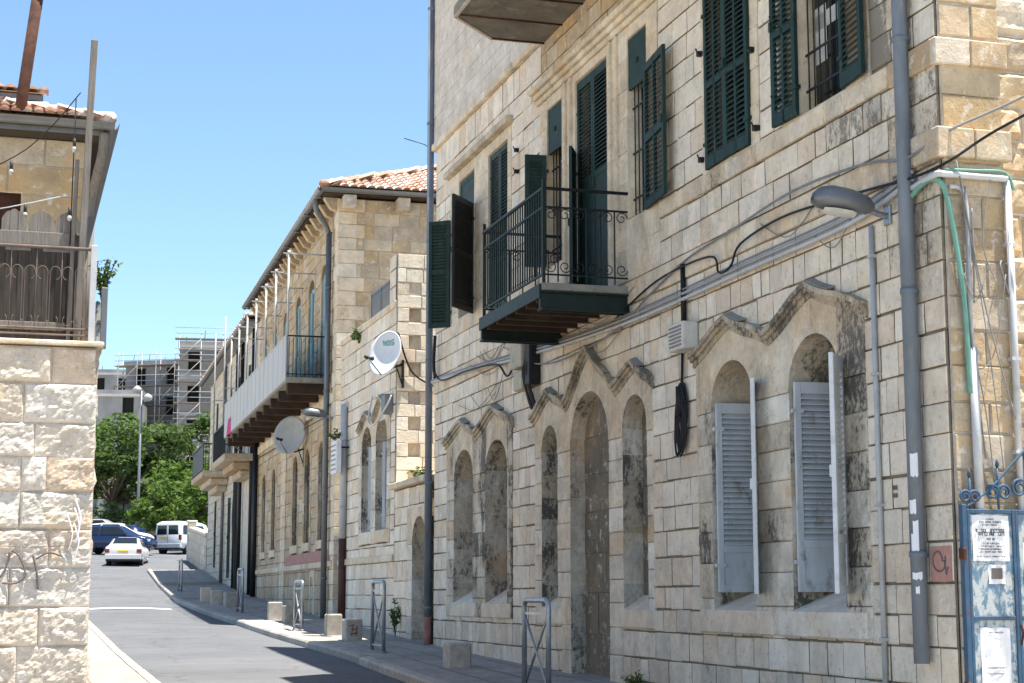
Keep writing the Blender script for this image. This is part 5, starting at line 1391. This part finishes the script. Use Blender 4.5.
mb = MB(); mb.tube(catmull([(.04, yb - .35, 6.66), (.02, yb - .3, 6.4), (-.06, yb - .1, 6.0), (-.08, yb - .1, 5.7)], 5), .06, 10); mb.tube([(-.08, yb - .1, 5.75), (-.10, yb - .1, 4.0)], .06, 10); mb.build('downpipe', 'wood', LH, lh)
mb = MB(); e0, e1 = (-8.2, yb - .40), (.11, yb + 8.0); hw = 4.2
tiled_plane(mb, (e0[0], e0[1], 6.78), (e1[0], e0[1], 6.78), (e0[0] + hw, e0[1] + hw, 8.27), (e1[0] - hw, e0[1] + hw, 8.27), rng, .12, .28)
tiled_plane(mb, (e1[0], e0[1], 6.78), (e1[0], e1[1], 6.78), (e1[0] - hw, e0[1] + hw, 8.27), (e1[0] - hw, e1[1] - hw, 8.27), rng, .12, .28)
mb.quad((e0[0], e1[1], 6.78), (e1[0], e1[1], 6.78), (e1[0] - hw, e1[1] - hw, 8.27), (e0[0] + hw, e1[1] - hw, 8.27)); mb.quad((e0[0], e0[1], 6.78), (e0[0], e1[1], 6.78), (e0[0] + hw, e1[1] - hw, 8.27), (e0[0] + hw, e0[1] + hw, 8.27))
A, B = Vector((e1[0], e0[1], 6.77)), Vector((e1[0] - hw, e0[1] + hw, 8.30)); n = 18
for k in range(n): p, q = A + (B - A) * k / n, A + (B - A) * (k + 1.1) / n; mb.rnd = rng.random(); mb.tube([p + Vector((0, 0, .05)), q + Vector((0, 0, .03))], [.075, .06], 8)
mb.build('tiled_roof', 'oldtile', LH, lh)
mb = MB(); mb.box(-2.4, -.62, yb + .75, yb + 2.0, 6.9, 7.36, .01); db = mb.build('roof_vent', 'lampgrey', LH, lh)
mb = MB()
for k in range(5): mb.box(-2.3 + k * .35, -2.05 + k * .35, yb + .74, yb + .76, 7.02, 7.28)
mb.build('vent_opening', 'void', db, lh)
mb = MB(); tiled_plane(mb, (-2.5, yb + .68, 7.36), (-.56, yb + .68, 7.36), (-2.5, yb + 1.6, 7.5), (-.9, yb + 1.6, 7.5), rng, .12, .28); mb.build('vent_tiles', 'oldtile', db, lh)
mb = MB(); mb.tube([(-.88, yb - .1, 6.8), (-.85, yb - .1, 7.1), (-.70, yb - .1, 8.6)], .065, 14)
fl = mb.build('rusty_flue', 'rust', LH, lh)
mb = MB(); mb.tube([(-.715, yb - .1, 8.28), (-.70, yb - .1, 8.36)], .08, 14); mb.build('flue_collar', 'iron', fl, lh)
# festoon lights
FL, f_l = rootL('festoon_lights', (-.3, .3, 5.0), 'string of clear bulbs on thin cables between the timber pole and the tan house', 'string lights')
for pts in ([(-2.2, 1.2, 5.35), (-1.0, .8, 5.92), (-.6, .5, 6.2), (-.3, .27, 6.55)], [(-2.2, 1.0, 5.3), (-1.2, .6, 5.36), (-.8, .45, 5.42), (-.36, .32, 5.52)]):
    mb = MB(); mb.tube(catmull(pts, 6), .006, 5); mb.build('wire', 'cable' if pts[-1][2] > 6 else 'palepipe', FL, f_l)
mb = MB(); mb.tube([(-.34, .3, 6.5), (-.345, .3, 5.0)], .006, 5); mb.build('wire', 'cable', FL, f_l)
for x, y, z in ((-.93, .75, 5.90), (-.34, .29, 6.06), (-.78, .44, 5.40), (-.36, .28, 5.36), (-1.7, 1.0, 5.55)):
    mb = MB(); mb.tube([(x, y, z + .02), (x, y, z - .06)], .016, 7); h = mb.build('bulb_holder', 'trimblack', FL, f_l)
    mb = MB(); mb.tube([(x, y, z - .055 - .065 * q / 8) for q in range(9)], [.011, .015, .02, .024, .026, .025, .021, .014, .005], 10); mb.build('bulb', 'bulb', FL, f_l)

# ================================================================== STREET THINGS
def leaves(mb, centres, rng, per, size, spread, droop=0):
    for c, r in centres:
        for k in range(per):
            d = Vector((rng.gauss(0, 1), rng.gauss(0, 1), rng.gauss(0, 1))); d.normalize(); d *= r * rng.random() ** .45
            p = Vector(c) + Vector((d.x * spread[0], d.y * spread[1], d.z * spread[2]))
            s_ = size * rng.uniform(.6, 1.35)
            a = Vector((rng.gauss(0, 1), rng.gauss(0, 1), rng.gauss(0, .6) - droop)).normalized(); b = a.orthogonal().normalized(); b = (Matrix.Rotation(rng.uniform(0, 6.28), 3, a) @ b)
            mb.rnd = rng.random()
            mb.add([p - a * s_, p + b * s_ * .42, p + a * s_, p - b * s_ * .42], [(0, 1, 2, 3)])
def plant(name, base, frame, h, n, per, size, label, cat='plant', spread=.12):
    o = empty(name, frame @ Vector(base), 0, label, cat); mb = MB(); lf = MB(); rr = random.Random(hash(label) % 999 if False else len(label))
    for k in range(n):
        a = rr.uniform(0, 6.28); tip = Vector((math.cos(a) * spread * rr.uniform(.3, 1.3), math.sin(a) * spread * rr.uniform(.3, 1.3), h * rr.uniform(.55, 1)))
        pts = [Vector((0, 0, 0)), tip * .5 + Vector((0, 0, h * .08)), tip]
        mb.tube(catmull(pts, 4), .006, 4)
        leaves(lf, [(pts[1] * .9, .05), (pts[1] * 1.2, .06), (tip, .07), (tip * .8, .07)], rr, per, size, (1, 1, 1))
    mb.build('stem', 'bark', o).rotation_euler = (0, 0, 0); lf.build('foliage', 'weed', o); return o
plant('weed', (-7.3, -.1, .42), MB1, .24, 6, 7, .025, 'dark weed at the foot of the near wall right of the stone doorway')
plant('weed', (-20.75, -.12, .78), MB1, .75, 6, 10, .04, 'tall green weed at the foot of the annexe wall left of its doorway', spread=.11)
plant('weed', (-20.1, .2, 3.86), MB1, .25, 6, 8, .04, 'small weed growing on the ledge above the annexe doorway', spread=.25)
plant('weed', (-25.1, .1, 7.2), MB1, .5, 8, 12, .05, 'yellowish weed on top of the annexe parapet by the mesh railing', spread=.3)
plant('weed', (-26.6, -.28, 5.2), MB1, .22, 5, 7, .04, 'weed sprouting above the small white sign board', spread=.2)
plant('shrub', (.0, .7, 4.50), ML, .45, 9, 8, .03, 'light green shrub sprig at the end of the terrace beside the drainpipe', 'shrub', .13)
mb = MB(); mb.box(-.07, .01, .60, .76, 4.3, 4.52, .02); mb.box(-.06, .0, .62, .74, 4.02, 4.3, .015)
b_ = mb.build('plant_tub', 'gateblue'); b_.matrix_world = ML; tag(b_, 'pale blue tub on the terrace holding the light green shrub', 'planter')

def barrier(s, wd, label, h=1.12, L=.95, ang=0):
    F = MB1 @ Matrix.Translation((-s, -wd, gz(-s) + .14)) @ Matrix.Rotation(R(ang), 4, 'Z')
    o = empty('street_barrier', F.translation, RB + R(ang), label, 'barrier', 'steel barriers along the kerb')
    mb = MB(); r_ = .09; pts = [(-L / 2, 0, -.05), (-L / 2, 0, h - r_)] + [(-L / 2 + r_ - r_ * math.cos(a), 0, h - r_ + r_ * math.sin(a)) for a in (.4, .8, 1.2, 1.57)]
    pts += [(-x, y, z) for x, y, z in pts[::-1]]
    mb.tube(pts, .033, 10); mb.build('frame', 'galv', o)
    for sgn in (-1, 1):
        mb = MB(); mb.tube([(-sgn * (L / 2 - .03), sgn * .008, .12), (sgn * (L / 2 - .03), sgn * .008, h - .16)], .016, 6); mb.build('cross_brace', 'galv', o)
    mb = MB(); mb.mark(); mb.box(-L / 2, L / 2, -.012, .012, h - .17, h - .14); mb.mark(); mb.box(-L / 2, L / 2, -.012, .012, .10, .125); mb.build('rail', 'galv', o)
    for sgn in (-1, 1):
        mb = MB(); mb.tube([(sgn * L / 2, 0, -.01), (sgn * L / 2, 0, .012)], .07, 10); mb.build('foot_plate', 'galv', o)
    return o
barrier(6.6, 1.62, 'galvanised barrier with crossed braces in front of the tall stone doorway', 1.10)
barrier(16.7, 1.34, 'galvanised barrier in front of the annexe with the small arched doorway', 1.20)
barrier(24.1, 1.50, 'galvanised barrier beside a sunlit kerb patch in front of the tan balcony house', 1.03)
barrier(33.5, 1.5, 'dark barrier on the pavement below the far end of the long balcony', 1.15)
barrier(49.6, 1.5, 'barrier at the far end of the pavement near the pale boundary wall', 1.1)
def bollard(s, wd, w_, h, label, mark=False, mat='kerb'):
    F = MB1 @ Matrix.Translation((-s, -wd, gz(-s) + .15))
    o = empty('stone_block', F.translation, RB + R(random.Random(int(s)).uniform(-6, 6)), label, 'stone bollard', 'squared stone blocks on the pavement')
    mb = MB(); mb.rnd = (s * .37) % 1; mb.box(-w_ / 2, w_ / 2, -w_ / 2, w_ / 2, -.05, h, .025); mb.build('block', mat, o)
    if mark:
        mb = MB(); f = w_ / 2 + .004
        for a, b, c, d in ((-.08, .12, .06, .14), (-.07, .2, .07, .22), (-.06, .08, -.03, .28), (.03, .08, .05, .28), (-.09, .27, .0, .3)):
            for ax in (0,):
                q = (lambda u, z: (f, u, z)) if ax == 0 else (lambda u, z: (u, -f, z)); mb.tube([q(a, b), q(c, d)], .008, 4)
        mb.build('red_scribble', 'redspray', o)
bollard(12.2, 1.1, .36, .36, 'squared stone block near the arched windows at the far end of the near house')
bollard(20.1, 1.12, .33, .40, 'stone block with a red scribble in front of the dark red pipe foot', True)
bollard(21.9, 1.15, .33, .42, 'plain stone block just beyond the block with the red scribble')
bollard(27.0, 1.2, .34, .40, 'stone block just beyond the barrier by the sunlit kerb, nearer of two side by side')
bollard(28.7, 1.3, .34, .42, 'stone block under the long balcony, farther of two side by side')
bollard(37.3, 1.25, .40, .42, 'wide stone block in shade below the far house with carved balconies')
bollard(39.2, 1.45, .34, .42, 'shaded stone block next to the bright sunlit one')
bollard(41.6, 1.5, .32, .42, 'bright sunlit stone block at the end of the shade', mat='white')  # sunlit look put into the colour by using the whiter stone
for s_, wd in ((52.5, 1.75), (57.5, 1.45)):
    pass

# blue gate at the near corner
GA, ga = root('metal_gate', 1, (.1, .35, .3), 'peeling blue metal gate with scrollwork top and pasted notices at the right edge', 'gate')
gxf = .10
mb = MB(); mb.M = Matrix.Rotation(R(90), 4, 'Z') @ Matrix.Translation((0, -gxf, 0))      # gate coordinates: x = to the right, y back, z up
GM = mb.M.copy()
def gm():
    m = MB(); m.M = GM; return m
for k in range(3):
    a = .05 + k * .46
    mb = gm(); mb.box(a + .03, a + .43, -.006, .006, .35, 2.28); mb.build('panel', 'gateblue', GA, ga)
    mb = gm()
    for x in (a, a + .43): mb.box(x, x + .03, -.022, .022, .3, 2.32, .004)
    for z in (.3, 1.40, 2.285): mb.box(a + .03, a + .43, -.02, .02, z, z + .035, .004)
    mb.build('panel_frame', 'gateframe', GA, ga)
mb = gm(); mb.box(.0, .045, -.03, .03, .2, 2.36, .004); mb.build('gate_post', 'gateframe', GA, ga)
mb = gm(); mb.box(.46, .54, -.05, -.022, 1.5, 1.62, .006); mb.mark(); mb.tube([(.5, -.05, 1.36), (.5, -.09, 1.30), (.5, -.05, 1.2)], .012, 6); mb.build('lock', 'rust', GA, ga)
for k in range(2):
    mb = gm(); mb.box(-.01, .03, -.04, .04, (.8, 1.9)[k], (.9, 2.0)[k], .01); mb.build('hinge', 'rust', GA, ga)
for k in range(4):
    mb = gm(); xc = .10 + k * .27; s0 = .55 + .32 * k
    for sg in (-1, 1):
        pts = []
        for q in range(26):
            a = q / 25 * 3.3 * math.pi; r_ = (.03 + .075 * s0 * .6) * (1 - .7 * q / 25)
            pts.append((xc + sg * (r_ * math.cos(a) - .03 - .03 * s0), 0, 2.36 + .12 * s0 + r_ * math.sin(a)))
        mb.tube(pts, .012, 6)
    mb.tube([(xc, 0, 2.31), (xc, 0, 2.45 + .17 * s0 * 1.6)], .011, 6); mb.tube([(xc, 0, 2.45 + .272 * s0), (xc, 0, 2.5 + .30 * s0)], [.02, .002], 6)
    mb.build('scrollwork', 'gateframe', GA, ga)
mb = gm(); mb.tube(catmull([(.05, .0, 2.33), (.3, 0, 2.5), (.55, 0, 2.74), (.8, 0, 2.95), (1.1, 0, 3.05)], 5), .012, 6); mb.tube([(.66, 0, 2.33), (.66, 0, 3.06)], .013, 6); mb.build('scrollwork', 'gateframe', GA, ga)
rp = random.Random(9)
def notice(x0, x1, z0, z1, rows, label, photo=None, parent=True):
    o = empty('notice', MB1 @ Vector((gxf + .012, (x0 + x1) / 2, z0)), RB, label, 'poster')
    of = (gxf + .012, (x0 + x1) / 2, z0)
    m = gm(); n = 6
    m.add([(x0 + (x1 - x0) * i / n, -.0095 - .004 * math.sin(i * 1.7 + j), z0 + (z1 - z0) * j / n + .003 * math.sin(i * 2)) for j in range(n + 1) for i in range(n + 1)], [(j * 7 + i, j * 7 + i + 1, j * 7 + 8 + i, j * 7 + 7 + i) for j in range(n) for i in range(n)])
    m.build('sheet', 'paper', o, of)
    m = gm(); W_ = x1 - x0
    for zz, hh, fill in rows:
        z = z0 + (z1 - z0) * zz; wline = W_ * fill; x = (x0 + x1) / 2 - wline / 2; xe = x + wline
        while x < xe - hh * .4:
            lw_ = hh * rp.uniform(.45, .85)
            if rp.random() < .14: x += hh * .6; continue
            t = hh * .2; y0, y1 = -.0158, -.0142
            m.box(x, x + lw_, y0, y1, z + hh - t, z + hh)                       # square letters: top bar, stem, sometimes a foot
            if rp.random() < .85: m.box(x + lw_ - t, x + lw_, y0, y1, z, z + hh - t)
            if rp.random() < .5: m.box(x, x + lw_ - t, y0, y1, z, z + t)
            if rp.random() < .35: m.box(x, x + t, y0, y1, z + t, z + hh - t * 1.6)
            x += lw_ + hh * .16
    m.build('print', 'ink', o, of)
    return o
notice(.10, .45, 1.89, 2.27, [(.90, .010, .22), (.83, .014, .62), (.77, .012, .5), (.62, .030, .82), (.55, .03, .70), (.45, .020, .25), (.36, .014, .5), (.30, .012, .7), (.24, .012, .74), (.18, .012, .6), (.08, .010, .8)], 'white printed notice with bold heading on the upper panel of the blue gate')
NB = notice(.24, .40, 1.70, 1.86, [], 'small square notice with a dark picture below the printed notice')
m = gm(); m.box(.27, .37, -.0165, -.0142, 1.74, 1.83); m.build('dark_picture', 'spray', NB, (gxf + .012, .32, 1.70))
notice(.14, .42, .86, 1.34, [(.9, .012, .5), (.3, .01, .6), (.2, .01, .5)], 'pale worn notice on the lower panel of the blue gate')
notice(.58, .86, 1.62, 2.05, [(.85, .02, .7), (.7, .014, .8), (.6, .014, .8), (.5, .014, .7)], 'white notice on the second panel at the very right edge')

# ================================================================== VEHICLES
def vehicle(name, loc, heading, st, paint, label, cat, dims, win, lights, plate_z, wheels=(.9, .32), van=False, group=None):
    """st: stations (x, z_bottom, z_belt, z_roof, half width, half roof width), rear at x=0, forwards +x"""
    o = empty(name, loc, heading, label, cat, group)
    mb = MB(); mb.smooth = True; n = 14; vs = []
    for x, zb, zl, zr, hw, hr in st:
        half = [(hw * .82, zb), (hw * .97, zb + .10), (hw, zb + (zl - zb) * .5), (hw * .985, zl), (hw * .94 if zr > zl + .1 else hw * .9, zl + min(.05, (zr - zl) * .5)), (hr, zr - (zr - zl) * .12), (hr * .72, zr)]
        ring = half + [(-y, z) for y, z in half[::-1]]
        vs += [(x, y, z) for y, z in ring]
    m_ = len(st)
    fs = [(i * n + k, i * n + (k + 1) % n, (i + 1) * n + (k + 1) % n, (i + 1) * n + k) for i in range(m_ - 1) for k in range(n)] + [tuple(range(n - 1, -1, -1)), tuple(range((m_ - 1) * n, m_ * n))]
    mb.add(vs, fs); mb.build('body', paint, o)
    for nm, mt, P in win:
        mb = MB(); mb.quad(*P); mb.build(nm, mt, o)
    L, Wd = dims
    for nm, mt, b in lights:
        mb = MB(); mb.box(*b, .015); mb.build(nm, mt, o)
    for x in wheels[:2]:
        for sy in (-1, 1):
            r_ = wheels[2]; y = sy * (Wd / 2 - .11)
            mb = MB(); mb.tube([(x, y - sy * .1, r_), (x, y + sy * .10, r_)], r_, 20); wv = mb.build('wheel', 'tyre', o)
            mb = MB(); mb.tube([(x, y + sy * .085, r_), (x, y + sy * .112, r_)], r_ * .62, 14); mb.build('rim', 'rim', wv)
    return o
def place(s, wd, dz=0): 
    p = MB1 @ Vector((-s, -wd, 0)); return Vector((p.x, p.y, zroad(s) + .01 + dz))
H_ = R(90 + 6.6)
sed = [(0, .42, .80, .84, .70, .62), (.06, .30, .88, .96, .82, .70), (.14, .27, .90, 1.0, .85, .68), (.62, .25, .92, 1.04, .86, .66), (.78, .25, .92, 1.10, .86, .62), (1.25, .24, .92, 1.39, .865, .57), (1.7, .23, .91, 1.43, .865, .56), (2.5, .23, .90, 1.42, .865, .56), (3.3, .23, .90, 1.0, .865, .66), (3.9, .24, .84, .90, .84, .68), (4.3, .28, .70, .76, .78, .62), (4.42, .36, .60, .64, .66, .55)]
y = .86
vehicle('parked_car', place(70.6, 2.15), H_, sed, 'carwhite', 'white saloon car seen from behind at the end of the street', 'car', (4.42, 1.72),
        [('rear_window', 'glass', [(.74, -.58, 1.105), (.74, .58, 1.105), (1.21, .50, 1.40), (1.21, -.50, 1.40)]),
         ('side_window', 'glass', [(1.0, -.845, .97), (1.72, -.845, .97), (1.72, -.63, 1.38), (1.32, -.63, 1.36)]), ('side_window', 'glass', [(1.78, -.845, .97), (2.9, -.845, .97), (2.52, -.63, 1.38), (1.78, -.63, 1.38)]),
         ('side_window', 'glass', [(1.0, .845, .97), (1.72, .845, .97), (1.72, .63, 1.38), (1.32, .63, 1.36)]), ('side_window', 'glass', [(1.78, .845, .97), (2.9, .845, .97), (2.52, .63, 1.38), (1.78, .63, 1.38)])],
        [('tail_light', 'taillight', (-.02, .16, .64, .86, .64, .82)), ('tail_light', 'taillight', (-.02, .16, -.86, -.64, .64, .82)), ('number_plate', 'plate', (-.035, .03, -.24, .24, .66, .77)), ('bumper', 'carwhite', (-.07, .2, -.84, .84, .34, .56)), ('bumper_trim', 'trimblack', (-.06, .3, -.8, .8, .24, .35)), ('mirror', 'trimblack', (2.75, 2.87, -1.0, -.86, .95, 1.07)), ('mirror', 'trimblack', (2.75, 2.87, .86, 1.0, .95, 1.07))], .7, (.95, 3.5, .30))
vn = [(0, .36, 1.0, 1.66, .84, .74), (.05, .30, 1.05, 1.78, .87, .76), (.3, .28, 1.05, 1.84, .88, .76), (2.0, .27, 1.05, 1.84, .88, .76), (2.7, .27, 1.05, 1.78, .88, .74), (3.35, .27, 1.02, 1.10, .87, .72), (3.9, .29, .92, .98, .84, .68), (4.2, .36, .74, .80, .74, .6)]
vehicle('parked_van', place(83.6, -1.1), R(90 - 22), vn, 'carwhite', 'white small van with dark rear windows parked beside the pale boundary wall', 'van', (4.2, 1.76),
        [('rear_window', 'glass', [(-.012, -.70, 1.08), (-.012, -.05, 1.08), (-.012, -.05, 1.60), (-.012, -.66, 1.60)]), ('rear_window', 'glass', [(-.012, .05, 1.08), (-.012, .70, 1.08), (-.012, .66, 1.60), (-.012, .05, 1.60)]),
         ('side_window', 'glass', [(.25, -.86, 1.12), (1.2, -.86, 1.12), (1.2, -.80, 1.62), (.30, -.80, 1.62)]), ('side_window', 'glass', [(1.35, -.86, 1.12), (2.7, -.86, 1.12), (2.3, -.80, 1.62), (1.35, -.80, 1.62)]),
         ('side_window', 'glass', [(1.35, .86, 1.12), (2.7, .86, 1.12), (2.3, .80, 1.62), (1.35, .80, 1.62)])],
        [('tail_light', 'taillight', (-.02, .1, .72, .87, .78, 1.08)), ('tail_light', 'taillight', (-.02, .1, -.87, -.72, .78, 1.08)), ('number_plate', 'plate', (-.03, .02, .02, .52, .86, .97)), ('bumper', 'palepipe', (-.07, .2, -.86, .86, .36, .58)), ('bumper_trim', 'trimblack', (-.05, .3, -.8, .8, .25, .37)), ('door_seam', 'trimblack', (-.018, .0, -.008, .008, .6, 1.7))], .8, (.75, 3.3, .31))
hb = [(0, .42, .86, .95, .70, .60), (.08, .32, .92, 1.25, .82, .60), (.5, .28, .95, 1.45, .86, .58), (1.3, .26, .95, 1.52, .87, .58), (2.3, .25, .94, 1.50, .87, .58), (3.1, .25, .92, 1.06, .87, .66), (3.8, .27, .82, .90, .84, .66), (4.1, .36, .62, .70, .70, .58)]
def sidewin(sy): return [('side_window', 'glass', [(.45, sy * .85, 1.0), (1.25, sy * .86, 1.0), (1.25, sy * .65, 1.44), (.62, sy * .65, 1.40)]), ('side_window', 'glass', [(1.33, sy * .86, 1.0), (2.85, sy * .86, 1.0), (2.3, sy * .65, 1.44), (1.33, sy * .65, 1.44)])]
vehicle('parked_car', place(83.5, 3.6), R(-4), hb, 'carblue', 'dark blue hatchback seen from the side behind the white saloon', 'car', (4.1, 1.74), sidewin(1) + sidewin(-1), [('tail_light', 'taillight', (-.01, .12, -.84, -.62, .8, 1.0)), ('headlight', 'lens', (3.92, 4.06, -.76, -.5, .62, .76)), ('mirror', 'trimblack', (2.7, 2.82, -1.0, -.86, 1.0, 1.1))], .7, (.8, 3.35, .31))
vehicle('parked_car', place(89.5, 3.2), R(-4), hb, 'carwhite', 'white car just behind the dark blue hatchback', 'car', (4.1, 1.74), sidewin(1) + sidewin(-1), [('tail_light', 'taillight', (-.01, .12, -.84, -.62, .8, 1.0)), ('headlight', 'lens', (3.92, 4.06, -.76, -.5, .62, .76))], .7, (.8, 3.35, .31))
vehicle('parked_car', place(88.5, -.2), R(172), hb, 'carblue', 'dark blue car between the white saloon and the white van', 'car', (4.1, 1.74), sidewin(1) + sidewin(-1), [('headlight', 'lens', (3.92, 4.06, -.76, -.5, .62, .76))], .7, (.8, 3.35, .31))
vehicle('parked_car', place(99, 3.6), R(-4), hb, 'carsilver', 'pale silver car farthest back by the grey sheet fence', 'car', (4.1, 1.74), sidewin(1) + sidewin(-1), [('headlight', 'lens', (3.92, 4.06, -.76, -.5, .62, .76))], .7, (.8, 3.35, .31))

# ================================================================== FAR END
rng = random.Random(61)
SF = empty('sheet_fence', place(104, 0), RB, 'grey sheet metal fence with dark posts on a stone footing behind the cars', 'fence')
mb = MB()
for k in range(8): mb.rnd = rng.random(); mb.box(-.2, .2, -12 + k * 2.4, -9.62 + k * 2.4, -.6, 1.0, .03)
mb.build('footing_wall', 'far', SF)
for k in range(8):
    mb = MB(); a = -12 + k * 2.4
    for q in range(12): mb.box(-.03 - .02 * (q % 2), .03, a + .06 + q * .19, a + .25 + q * .19, 1.0, 2.75)
    mb.build('sheet', 'fence', SF)
    mb = MB(); mb.box(-.07, .05, a - .05, a + .05, .9, 2.85); mb.build('post', 'trimblack', SF)
PL = empty('street_lamp', place(96, -.35), 0, 'tall grey double-headed lamp post in front of the far trees', 'street lamp')
mb = MB(); mb.tube([(0, 0, 0), (0, 0, 2), (0, 0, 9.7)], [.14, .10, .06], 10); mb.build('post', 'lampgrey', PL)
for sx, z in ((-.28, 9.85), (.40, 9.35)):
    mb = MB(); mb.tube(catmull([(0, 0, 9.3), (sx * .6, 0, z - .3), (sx, 0, z - .25)], 4), .04, 6); mb.build('arm', 'galv', PL)
    mb = MB(); mb.tube([(sx, 0, z - .30 + .5 * q / 8) for q in range(9)], [.1, .2, .26, .29, .29, .27, .22, .14, .03], 12); mb.build('lamp_globe', 'galvpaint', PL)
def tree(loc, h, R_, mat, label, n, per, size, seed, squash=.8):
    o = empty('tree', loc, 0, label, 'tree', None); r = random.Random(seed); mb = MB()
    mb.tube(catmull([(0, 0, -.3), (.1, .05, h * .2), (.0, .1, h * .45)], 4), [.26 - .1 * i / 8 for i in range(9)], 9)
    cs = []
    for k in range(n):
        a = r.uniform(0, 6.28); e = r.uniform(-1, 1) ; q = r.random() ** .4
        c = Vector((math.cos(a) * math.sqrt(max(.05, 1 - e * e * .8)) * R_ * q, math.sin(a) * math.sqrt(max(.05, 1 - e * e * .8)) * R_ * q, h * .50 + e * h * .46 * q))
        cs.append((c, R_ * r.uniform(.15, .31)))
    for c, rr in cs[::3]:
        mb.tube(catmull([(0, .05, h * .25), c * .5 + Vector((0, 0, h * .12)), c], 4), [.12 - .1 * i / 8 for i in range(9)], 6)
    mb.build('trunk', 'bark', o)
    lf = MB(); leaves(lf, cs, r, per, size, (1, 1, squash), .15); lf.build('crown', mat, o); return o
def P_(x, yv, z): return Vector((x, yv, z))
tree(P_(-26.5, 113, 5.4), 9.0, 4.3, 'leafdark', 'dark green tree left of the tall double-headed lamp post', 60, 190, .21, 1)
tree(P_(-31.5, 118, 6.2), 9.0, 4.0, 'leafdark', 'dark green tree half hidden behind the terrace wall', 40, 170, .21, 2)
tree(P_(-21.8, 116, 5.8), 8.2, 3.6, 'leafdark', 'mid green tree right of the lamp post, behind the paler bushes', 40, 170, .21, 3)
tree(P_(-19.6, 103, 4.6), 5.4, 3.4, 'leaflight', 'bright green bushy tree above the white van', 40, 190, .19, 4)
tree(P_(-15.8, 106, 5.0), 5.0, 2.8, 'leaflight', 'bright green tree at the end of the pale boundary wall', 30, 170, .19, 5)
def construction(name, loc, rz, Wd, D, storeys, hs, label, scaffold, seed):
    o = empty(name, loc, rz, label, 'building'); r = random.Random(seed)
    H = storeys * hs; nb = max(2, int(Wd / 2.2)); holes = []
    for k in range(storeys):
        for i in range(nb):
            if r.random() < .9: x = Wd * (i + .5) / nb; holes.append((x - .5, x + .5, k * hs + .8, k * hs + 2.45))
    mb = MB()
    xs = sorted({0, Wd, *[v for h in holes for v in h[:2]]}); zs = sorted({0, H, *[v for h in holes for v in h[2:]]})
    for a, b in zip(xs, xs[1:]):
        for c, d in zip(zs, zs[1:]):
            if not any(h[0] < (a + b) / 2 < h[1] and h[2] < (c + d) / 2 < h[3] for h in holes): mb.quad((a, 0, c), (b, 0, c), (b, 0, d), (a, 0, d))
    for a, b, c, d in holes:
        mb.quad((a, 0, c), (a, .35, c), (a, .35, d), (a, 0, d)); mb.quad((b, 0, c), (b, .35, c), (b, .35, d), (b, 0, d)); mb.quad((a, 0, c), (b, 0, c), (b, .35, c), (a, .35, c)); mb.quad((a, 0, d), (b, 0, d), (b, .35, d), (a, .35, d))
    mb.box(0, Wd, .36, D, 0, H - .1); mb.box(-.15, Wd + .15, -.15, D + .15, H - .12, H + .35)
    mb.build('concrete_shell', 'scafconc', o)
    for a, b, c, d in holes:
        m = MB(); m.box(a, b, .3, .35, c, d); m.build('window', 'void', o)
    for k in range(1, storeys + 1):
        m = MB(); m.box(-.1, Wd + .1, -.25, -.01, k * hs - .25, k * hs - .02); m.build('slab_edge', 'fence', o)
    mb = MB()
    for k in range(int(Wd / 1.6)):
        x = .5 + k * 1.6; mb.mark(); mb.tube([(x, .5, H + .3), (x + r.uniform(-.1, .1), .5, H + r.uniform(.6, 1.5))], .03, 4)
    mb.build('rebar', 'rust', o)
    if scaffold:
        s = empty('scaffolding', loc, rz, 'steel tube scaffolding with planks on ' + scaffold, 'scaffolding')
        for x in [q * 1.9 for q in range(int(Wd / 1.9) + 1)]:
            m = MB()
            for y in (-1.5, -.55): m.tube([(x, y, 0), (x, y, H + 1.0)], .04, 5)
            for k in range(int(H / 1.9)): m.tube([(x, -1.5, k * 1.9 + .4), (x, -.55, k * 1.9 + .4)], .03, 4)
            m.build('frame', 'galvpaint', s)
        for k in range(int(H / 1.9) + 1):
            m = MB(); z = k * 1.9 + .4; m.box(-.4, Wd + .4, -1.55, -.5, z, z + .07); m.build('plank', 'wood', s)
            m = MB(); m.tube([(-.4, -1.52, z + 1.0), (Wd + .4, -1.52, z + 1.0)], .035, 5); m.tube([(-.4, -1.52, z + .5), (Wd + .4, -1.52, z + .5)], .03, 5); m.build('guard_rail', 'galvpaint', s)
        m = MB()
        for k in range(int(H / 1.9)):
            for i in range(0, int(Wd / 1.9), 2): m.mark(); m.tube([(i * 1.9, -1.58, k * 1.9 + .4), (i * 1.9 + 1.9, -1.58, k * 1.9 + 2.3)], .03, 4)
        m.build('brace', 'galvpaint', s)
    return o
construction('construction_site_block', P_(-29.6, 150, 8.5), R(9), 7.5, 11, 5, 3.05, 'tallest bare concrete block behind the trees at right, wrapped in scaffolding', 'the tallest concrete block at right', 1)
construction('construction_site_block', P_(-36.2, 158, 9), R(-14), 6.2, 12, 5, 2.8, 'middle bare concrete block left of the tallest one', 'the middle concrete block', 3)
construction('construction_site_block', P_(-37.8, 151, 8.5), R(5), 4.6, 5, 4, 2.75, 'low bare concrete block in front of the middle block, just above the trees', None, 4)
construction('construction_site_block', P_(-52, 178, 10), R(4), 12, 12, 5, 3.0, 'plain pale concrete block at the left behind the terrace wall edge', None, 5)
